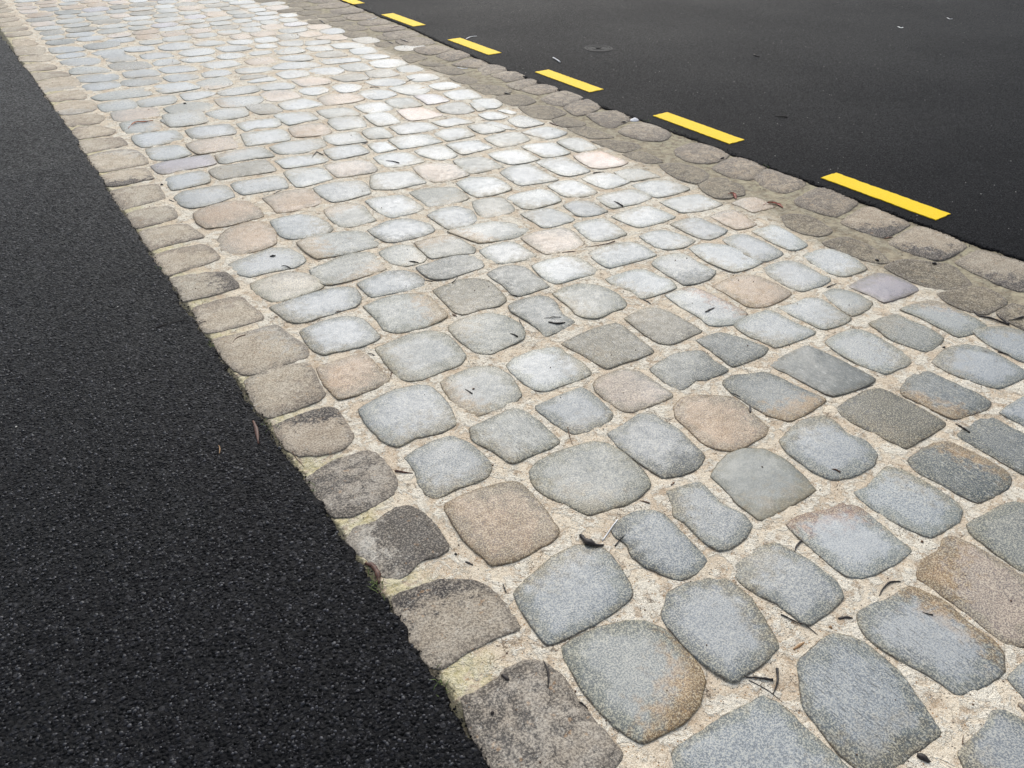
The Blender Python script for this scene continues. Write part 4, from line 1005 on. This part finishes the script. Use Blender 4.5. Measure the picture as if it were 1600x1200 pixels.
DEBRIS = """husk|black shrivelled leaf scrap between the brown stone and the large grey stone|0.9410,1.0723 0.9382,1.0474 0.9462,1.0235 0.9679,1.0114|13
stick|short white stick leaning from the black shrivelled scrap|0.9750,1.0251 1.0144,1.0416 1.0566,1.0604|3.2
twig|reddish brown stub of twig on mortar left of a blue grey cobble|0.6558,1.5629 0.6744,1.5438 0.6942,1.5271|6
husk|curled reddish brown husk at the edge of the left asphalt|0.4381,1.2985 0.4472,1.2774 0.4469,1.2482 0.4362,1.2194|13
bark|red brown bark sliver on the left asphalt beside the dark edging stones|0.3968,1.9992 0.3902,1.9513 0.3724,1.8839|9
twig|tiny tan twig alone on the left asphalt|0.2734,1.9440 0.2711,1.9246 0.2634,1.9057|4
twig|long black twig on the asphalt pointing to the edging stones|0.2881,2.7302 0.3420,2.7368 0.3952,2.7282|3
twig|short black twig on the asphalt almost touching the edging stone|0.4089,2.6698 0.4291,2.6833 0.4540,2.6883|2.5
twig|brown forked twig lying on the pale edging stone|0.4873,2.4812 0.5062,2.5040 0.5251,2.5118 0.5432,2.5100|3.2
pellet|round black pellet on the blue cobble beside the orange brown stone|0.8367,3.0684 0.8591,3.0605|9
leaf|dry orange leaf with a curled stem in the far left|0.7632,5.2537 0.7976,5.2906 0.8365,5.2795 0.8951,5.2704|16
bark|thick black bark chip on the dark blue cobble, lower of two|1.4976,1.9703 1.5176,1.9458 1.5484,1.9358|10
twig|thin black twig just above the thick black bark chip|1.5000,2.0018 1.5284,1.9881 1.5588,1.9731|3
bark|black chip on mortar below a pale cobble in the middle|1.9058,1.9066 1.9101,1.8857 1.9068,1.8640|6
bark|black chip lying on the pinkish grey cobble|2.0306,1.6986 2.0530,1.7007 2.0832,1.7034|8
bark|upright black chip on mortar right of the rounded brown cobble|1.7296,1.2100 1.7159,1.1951 1.6983,1.1793|7
bark|dark sliver wedged under the dark green grey cobble|1.7287,1.2850 1.7337,1.2732 1.7352,1.2554|4
bark|long dark strip along the near edge of the smooth blue grey cobble|2.0798,1.0683 2.1110,1.0643 2.1477,1.0567|5
twig|brown twig reaching onto a dark cobble at the right edge|2.1819,0.7898 2.1791,0.7653 2.1734,0.7394|6
twig|brown twig on the near edge of a blue cobble in the right foreground|1.6877,0.8670 1.6945,0.8592 1.6960,0.8451|5
twig|curved black twig at the top corner of a speckled foreground cobble|1.3525,0.7222 1.3752,0.7328 1.3989,0.7379|6
twig|long thin black twig across pale mortar in the right foreground|1.1731,0.6131 1.1819,0.5833 1.1939,0.5602 1.1969,0.5286|4
bark|flat light brown chip on pale mortar in the right foreground|1.1224,0.5341 1.1386,0.5332 1.1575,0.5326|6
bark|black chip on mortar between four foreground cobbles|1.2737,0.5297 1.2890,0.5236 1.3023,0.5125|7
twig|dark forked twig on mortar above the ochre edged cobble|1.4107,0.5172 1.4339,0.5246 1.4652,0.5270 1.4906,0.5145|5
twig|thin dark twig on the ochre edged grey cobble|1.4484,0.4310 1.4533,0.4211 1.4611,0.4114|3
twig|flat black blade pointing right on the foreground mortar|0.9784,0.5479 1.0000,0.5276 1.0239,0.5077|6
twig|black curved stalk standing across the flat black blade|1.0518,0.5210 1.0319,0.5023 1.0140,0.4922 0.9976,0.4851|6
twig|hair thin stalk running down from the flat black blade|0.9805,0.5371 0.9903,0.5101 0.9976,0.4851 1.0014,0.4592|2
bark|thick black lump of bark at the bottom right|1.1294,0.2351 1.1339,0.2241 1.1372,0.2125|13
twig|short thin stem left of the bottom right blue cobble|1.2444,0.2072 1.2330,0.2018 1.2241,0.1965|2
bark|dark pellet of bark on the nearest edging stone|0.5457,0.8449 0.5479,0.8358 0.5496,0.8235|9
pellet|small round black bead on the nearest edging stone|0.4758,0.7803 0.4813,0.7765|8
twig|curved dark stem on the top corner of the nearest edging stone|0.6418,0.8240 0.6337,0.7986 0.6230,0.7793 0.6092,0.7628|5
twig|dark sliver on the right side of the nearest edging stone|0.6441,0.7013 0.6482,0.6914 0.6505,0.6793|5
twig|small dark stem left of the speckled blue cobble in the foreground|0.6866,1.0521 0.6816,1.0390 0.6769,1.0236|4
twig|thin stalk on mortar above the largest grey cobble|1.1816,1.4411 1.1622,1.4062 1.1464,1.3701|3
twig|grey black splinter beside the white stick|0.9909,0.9932 1.0118,1.0002 1.0329,1.0046|4
twig|brown sliver on mortar right of the largest grey cobble|1.1527,1.0825 1.1609,1.0709 1.1675,1.0576|4
bark|tiny brown crumb on mortar above a long blue cobble|1.2674,1.0782 1.2839,1.0828|5
twig|dark sliver on the tan and blue cobble left of the pink one|1.0247,1.7874 1.0277,1.7684 1.0306,1.7495|4
twig|tiny upright stem at the right of the orange brown cobble|0.8729,2.0092 0.8626,1.9936 0.8542,1.9770|4
twig|black sliver on the smooth grey cobble near the middle|1.3356,1.9836 1.3422,1.9686 1.3463,1.9503|5
twig|dark crooked sliver on mortar at the top right of the smooth grey cobble|1.4258,2.0576 1.4135,2.0272 1.4027,1.9911|5
bark|small brown pellet on mortar below the olive brown cobble|1.2396,2.2289 1.2408,2.2167 1.2439,2.2033|6
twig|thin stem on mortar touching the dark speckled cobble|1.4099,2.4711 1.3823,2.4501 1.3600,2.4327|3.5
twig|dark straight sliver on a grey cobble left of the dark speckled one|1.3058,2.7002 1.3186,2.6844 1.3336,2.6672|5
twig|dark sliver left below the dark speckled cobble|1.2823,2.5245 1.2898,2.5062 1.3021,2.4914|4
twig|dark sliver right of the olive brown cobble|1.4952,2.2337 1.5048,2.2210 1.5156,2.2014|5
twig|brown sliver under a pale blue cobble in the left middle|0.8766,2.4805 0.8866,2.4795 0.8985,2.4772|4
twig|dark sliver on mortar above the tan topped cobble|0.8563,2.1617 0.8637,2.1518 0.8712,2.1370|4
twig|long thin bowed twig on mortar in the centre of the paving|2.0064,2.3950 2.0381,2.3812 2.0942,2.3663 2.1523,2.3658|4
bark|dark red splinter under the pinkish cobble|1.8895,2.4065 1.9160,2.3960 1.9449,2.3839|6
bark|dark oval chip above the orange brown cobble|1.0986,3.7338 1.1207,3.7489 1.1484,3.7605|6
twig|black forked twig on mortar left of a smooth grey cobble|1.4557,4.1096 1.4844,4.1518 1.5125,4.1829 1.5191,4.1533 1.5257,4.1238|6
bark|small black chip right above a smooth grey cobble|1.7837,4.1678 1.8007,4.1696 1.8226,4.1816|7
bark|black sliver left of the banded blue cobble|0.6467,3.9516 0.6528,3.9282 0.6589,3.9050|6
bark|dark stick along the top of the mauve cobble|0.8895,4.5055 0.9245,4.5187 0.9629,4.5176|5
twig|brown sliver under the blue cobble with the black pellet|0.8430,2.9574 0.8606,2.9455 0.8698,2.9116|4
twig|dark green sliver on a pale cobble in the middle distance|1.7687,3.8370 1.7931,3.8086 1.8112,3.7607|6
bark|black chip near the small dark cobbles in the distance|2.6163,5.2033 2.6632,5.2333 2.7063,5.2458|8
bark|brown chip left of a grey green cobble in the distance|2.3357,5.2134 2.3687,5.2106 2.3874,5.1784|10
paper|folded white paper scrap near the kerb, beside the brown stones|3.1265,5.3560 3.1390,5.3019 3.1748,5.2776|13
twig|large branching black twig at the right edge of the paving|2.8763,1.1372 2.8625,1.1066 2.8762,1.0749 2.8853,1.0410 2.8923,1.0089|8
twig|black side branch lying across the large branching twig|2.9299,1.0780 2.9117,1.0508 2.9029,1.0291 2.8948,1.0127|7
twig|black curved branch end at the far right of the paving|2.9198,1.0287 2.9395,1.0154 2.9835,1.0078|7
leaf|small dark red leaf on a brown stone by the kerb|2.9699,2.4560 2.9795,2.4396 2.9473,2.3929|16
leaf|larger red leaf near the kerb, right of the small red one|3.0287,2.2709 3.0580,2.2605 3.0687,2.2343 3.0499,2.1912|18
bark|brown chip at the far end of the striped cobbles|2.9147,3.8867 2.9118,3.8431 2.9121,3.7978|13
bark|dark brown lump near the mossy kerb joint|3.0324,4.5691 3.0419,4.5440 3.0599,4.5318|15
shell|white conical shell lying on the kerb beside the asphalt|3.3485,3.6390 3.3979,3.6056|10
pellet|black pellet on the kerb beside the white shell|3.2724,3.6291 3.3036,3.6232|9
pellet|black pellet between two kerb stones, below a yellow dash|3.2955,2.8267 3.3249,2.8310|10
pellet|black hollow pellet at the joint of the last two kerb stones|3.1056,1.4525 3.1157,1.4386|13
bark|hollow brown pod on mortar between two kerb stones|3.1598,1.7147 3.1797,1.7092 3.2080,1.7060|10
pellet|dark crumb on mortar left of the hollow black pellet|2.9391,1.6079 2.9422,1.5915|11
bark|short dark stick near the kerb in the far distance, left one|3.0800,6.4141 3.0763,6.3596 3.0727,6.3057|12
bark|short dark stick near the kerb in the far distance, right one|3.1871,6.3992 3.1918,6.3383 3.1898,6.2544|12
bark|dark brown lump on the far paving right of the tan stones|2.9439,7.5532 2.9408,7.4856 2.9264,7.3923|14
bark|reddish stick on the far kerb by the second visible dash|3.3251,6.8246 3.3734,6.8566 3.4193,6.8581|10
paper|white strip of paper lying on the far kerb|3.3278,7.3283 3.3755,7.3315 3.4417,7.3582|9
stick|white stick on the road beyond the third yellow dash|3.8797,5.1549 3.8641,5.0922 3.8409,5.0120|9
paper|white strip of paper on the road behind a yellow dash|3.6675,6.1028 3.7375,6.1437 3.7915,6.1368|11
paper|white scrap on the road, left of two far right scraps|7.1376,4.3389 7.1133,4.2903 7.1564,4.2935|12
paper|white scrap on the road, right of two far right scraps|7.8767,4.3175 7.8415,4.2702 7.8663,4.2534|10
twig|dark twig on the wet road below the middle|4.1429,3.1792 4.1624,3.1501 4.1885,3.1167|7
twig|dark short twig on the road right of the round cover|5.2564,4.3470 5.2411,4.3070 5.2501,4.2759|10
twig|dark twig on a speckled pale cobble, right middle|2.4358,2.7106 2.4334,2.6742 2.4310,2.6384|7
twig|dark sliver on mortar under the smooth pink cobble|2.5907,3.0604 2.6189,3.0525 2.6560,3.0498|6
twig|dark curved sliver on mortar above a flat grey cobble|2.5761,1.5702 2.6062,1.5690 2.6345,1.5692|5
twig|black sliver on the near side of a blue cobble at the right edge|2.6814,0.9349 2.6882,0.9205 2.6908,0.8994|6
bark|brown oval pellet on mortar below the dark lichened edging stone|0.6476,1.1641 0.6520,1.1561 0.6569,1.1428|6
pellet|black bead on mortar beside the brown oval pellet|0.6380,1.2011 0.6422,1.1957|6
twig|thin stalk over the mossy mortar beside the asphalt edge|0.4443,1.8038 0.4440,1.7731 0.4474,1.7472 0.4481,1.7200|2.5
pellet|black pellet on mortar left of the banded blue cobble|0.6624,4.1723 0.6733,4.1650|10
pellet|black pellet on a grey cobble in the far left|1.1505,5.5379 1.1684,5.5431|11
pellet|brown bead at the foot of the pale foreground cobble|1.6518,0.5639 1.6572,0.5602|7
pellet|black bead on mortar right of the light brown chip|1.2360,0.5273 1.2406,0.5221|6
pellet|dark bead on mortar between the pale blue cobbles at right|2.5490,1.0592 2.5604,1.0565|7
pellet|brown bead on mortar near the orange brown corner stone|1.0435,1.7704 1.0523,1.7687|5"""
GRP = {'twig': 'twigs fallen on the paving and road', 'bark': 'bark chips scattered on the paving', 'pellet': 'pellets dropped on the paving'}
CATS = dict(twig='twig', stick='stick', bark='bark chip', husk='husk', pellet='pellet', leaf='leaf', paper='paper scrap', shell='shell')
for l in DEBRIS.strip().split('\n'):
    k, lab, pts, th = l.split('|')
    P = [tuple(map(float, s.split(','))) for s in pts.split()]; r = float(th)/1000/2
    rnd = random.Random(lab)
    d = math.hypot(*P[0])
    mat = M['black'] if any(w in lab for w in ('black', 'dark', 'hair')) else M['brown']
    if 'red' in lab: mat = M['red']
    if 'tan twig' in lab or 'light brown' in lab: mat = M['tan']
    name = {'twig': 'twig', 'stick': 'stick', 'bark': 'bark_chip', 'husk': 'husk', 'pellet': 'pellet', 'leaf': 'leaf', 'paper': 'paper_scrap', 'shell': 'shell'}[k]
    extra = []
    if k == 'twig': V, F = tube(P, r, rnd, lift=rnd.uniform(0, .002), taper=rnd.choice([(.4, 1, .6), (1, .8, .3), (.3, .8, 1)]), n=max(7, len(P)*4))
    elif k == 'stick': V, F = tube(P, r, rnd, (1, 1, 1), lift=.001, rough=.03); mat = M['white']
    elif k == 'bark': V, F = tube(P, r, rnd, (.6, 1.15, .55), .55, 0, 8, 7, .22)
    elif k == 'husk':
        V, F = tube(P, r, rnd, (.6, 1.2, .45), .75, .002, 9, 11, .28)
        for s in (-1, 0, 1):
            P2 = [(p[0]+s*r*.7+rnd.uniform(-.002, .002), p[1]+rnd.uniform(-.003, .003)) for p in P]
            extra.append(('fibre', tube(P2, r*.22, rnd, (.4, 1, .3), 1, .006, 5, 9)))
    elif k == 'pellet':
        (x0, y0), (x1, y1) = P; V, F = tube([P[0], ((x0+x1)/2, (y0+y1)/2), P[1]], r, rnd, (.55, 1.1, .55), .8, 0, 8, 5, .12)
    elif k == 'leaf':
        V, F = sheet(P, r*2.0, rnd, .45, outline=lambda u: max(.06, math.sin(math.pi*min(1, u*1.02))**.7), lobed=.22)
        mat = M['orleaf'] if 'orange' in lab else M['redleaf']
        a, b = P[0], P[1]; e = (a[0]-(b[0]-a[0])*.9, a[1]-(b[1]-a[1])*.9-.012)
        extra.append(('stem', tube([e, a, b], .0012, rnd, (1, .8, .5), 1, .003, 5, 7)))
    elif k == 'paper': V, F = sheet(P, r*2, rnd, .28, .0008, outline=lambda u: 1-.35*abs(u-.6)); mat = M['white']
    elif k == 'shell':
        cx = (P[0][0]+P[1][0])/2; cy = (P[0][1]+P[1][1])/2; R = math.dist(*P)/2; z = ground_z(cx, cy)
        V = []; F = []; n = 32; prof = [(1, 0), (1, .003), (.93, .005), (.6, .011), (.3, .016), (.08, .019)]
        for q, (f, h) in enumerate(prof):
            for i in range(n):
                a = 2*math.pi*i/n; rr = R*f*(1+(.03*math.sin(a*9) if q > 0 else 0)); V.append((cx+rr*math.cos(a), cy+rr*.85*math.sin(a), z+h*.9))
        for q in range(len(prof)-1):
            for i in range(n): j = (i+1) % n; F.append((q*n+i, q*n+j, (q+1)*n+j, (q+1)*n+i))
        F.append(tuple(range((len(prof)-1)*n, len(prof)*n))); mat = M['shell']
    o = link(name, mesh(name, V, F), mat)
    tag(o, lab, CATS[k], GRP.get(k))
    for nm, (V2, F2) in extra: link(nm, mesh(nm, V2, F2), mat, o)

# crumbs of grit and seed lying on the mortar, too many to count
V = []; F = []; r = random.Random(3)
for i in range(3000):
    y = .1+8*r.random()**1.6; x = r.uniform(.46, 3.4)
    s = r.choice((.0007, .0009, .0012, .0018))*r.uniform(.8, 1.4)*(1+y*.08)
    if near_d(x, y) < 0 and r.random() < .8: continue
    z = ground_z(x, y); b = len(V)
    for c in ((1, 0, 0), (-1, 0, 0), (0, 1, 0), (0, -1, 0), (0, 0, 1), (0, 0, -1)):
        V.append((x+c[0]*s*r.uniform(.7, 1.5), y+c[1]*s*r.uniform(.7, 1.5), z+s*.5+c[2]*s*.8))
    for t in ((0, 2, 4), (2, 1, 4), (1, 3, 4), (3, 0, 4), (2, 0, 5), (1, 2, 5), (3, 1, 5), (0, 3, 5)): F.append(tuple(b+k for k in t))
o = link('debris_crumbs', mesh('debris_crumbs', V, F), M['brown'], None, False); o['kind'] = 'stuff'
o['label'] = 'dark crumbs of grit and seed strewn over the mortar'

# little weeds and moss at the asphalt edges
V = []; F = []; r = random.Random(9)
for (x, y, n) in ((.43, 1.22, 16), (.43, 1.20, 12), (.425, .90, 14), (.43, 1.62, 8), (.43, 1.95, 10), (.425, 2.5, 8), (.43, 3.2, 8), (3.40, 3.55, 12), (3.41, 3.33, 10), (3.36, 4.3, 6), (3.40, 2.6, 6)):
    for i in range(n):
        px_ = x+r.gauss(0, .010); py_ = y+r.gauss(0, .018); a = r.uniform(0, 6.3); h = r.uniform(.006, .018); z = ground_z(px_, py_)-.002
        b = len(V); w = .0010
        dx, dy = math.cos(a), math.sin(a)
        for q, (u, ww) in enumerate(((0, 1), (.5, .9), (1, .1))):
            ox, oy = px_+dx*h*u*u*1.1, py_+dy*h*u*u*1.1
            V.append((ox-dy*w*ww, oy+dx*w*ww, z+h*u)); V.append((ox+dy*w*ww, oy-dx*w*ww, z+h*u))
        F += [(b, b+1, b+3, b+2), (b+2, b+3, b+5, b+4)]
o = link('edge_weeds', mesh('edge_weeds', V, F), M['green'], None, False); o['kind'] = 'stuff'
o['label'] = 'tiny green weeds rooted along the asphalt edges'
print('cobbles', ncob, 'indiv fill', len(indiv), 'objects', len(bpy.data.objects), 'tris', sum(len(m.polygons) for m in bpy.data.meshes)*2)
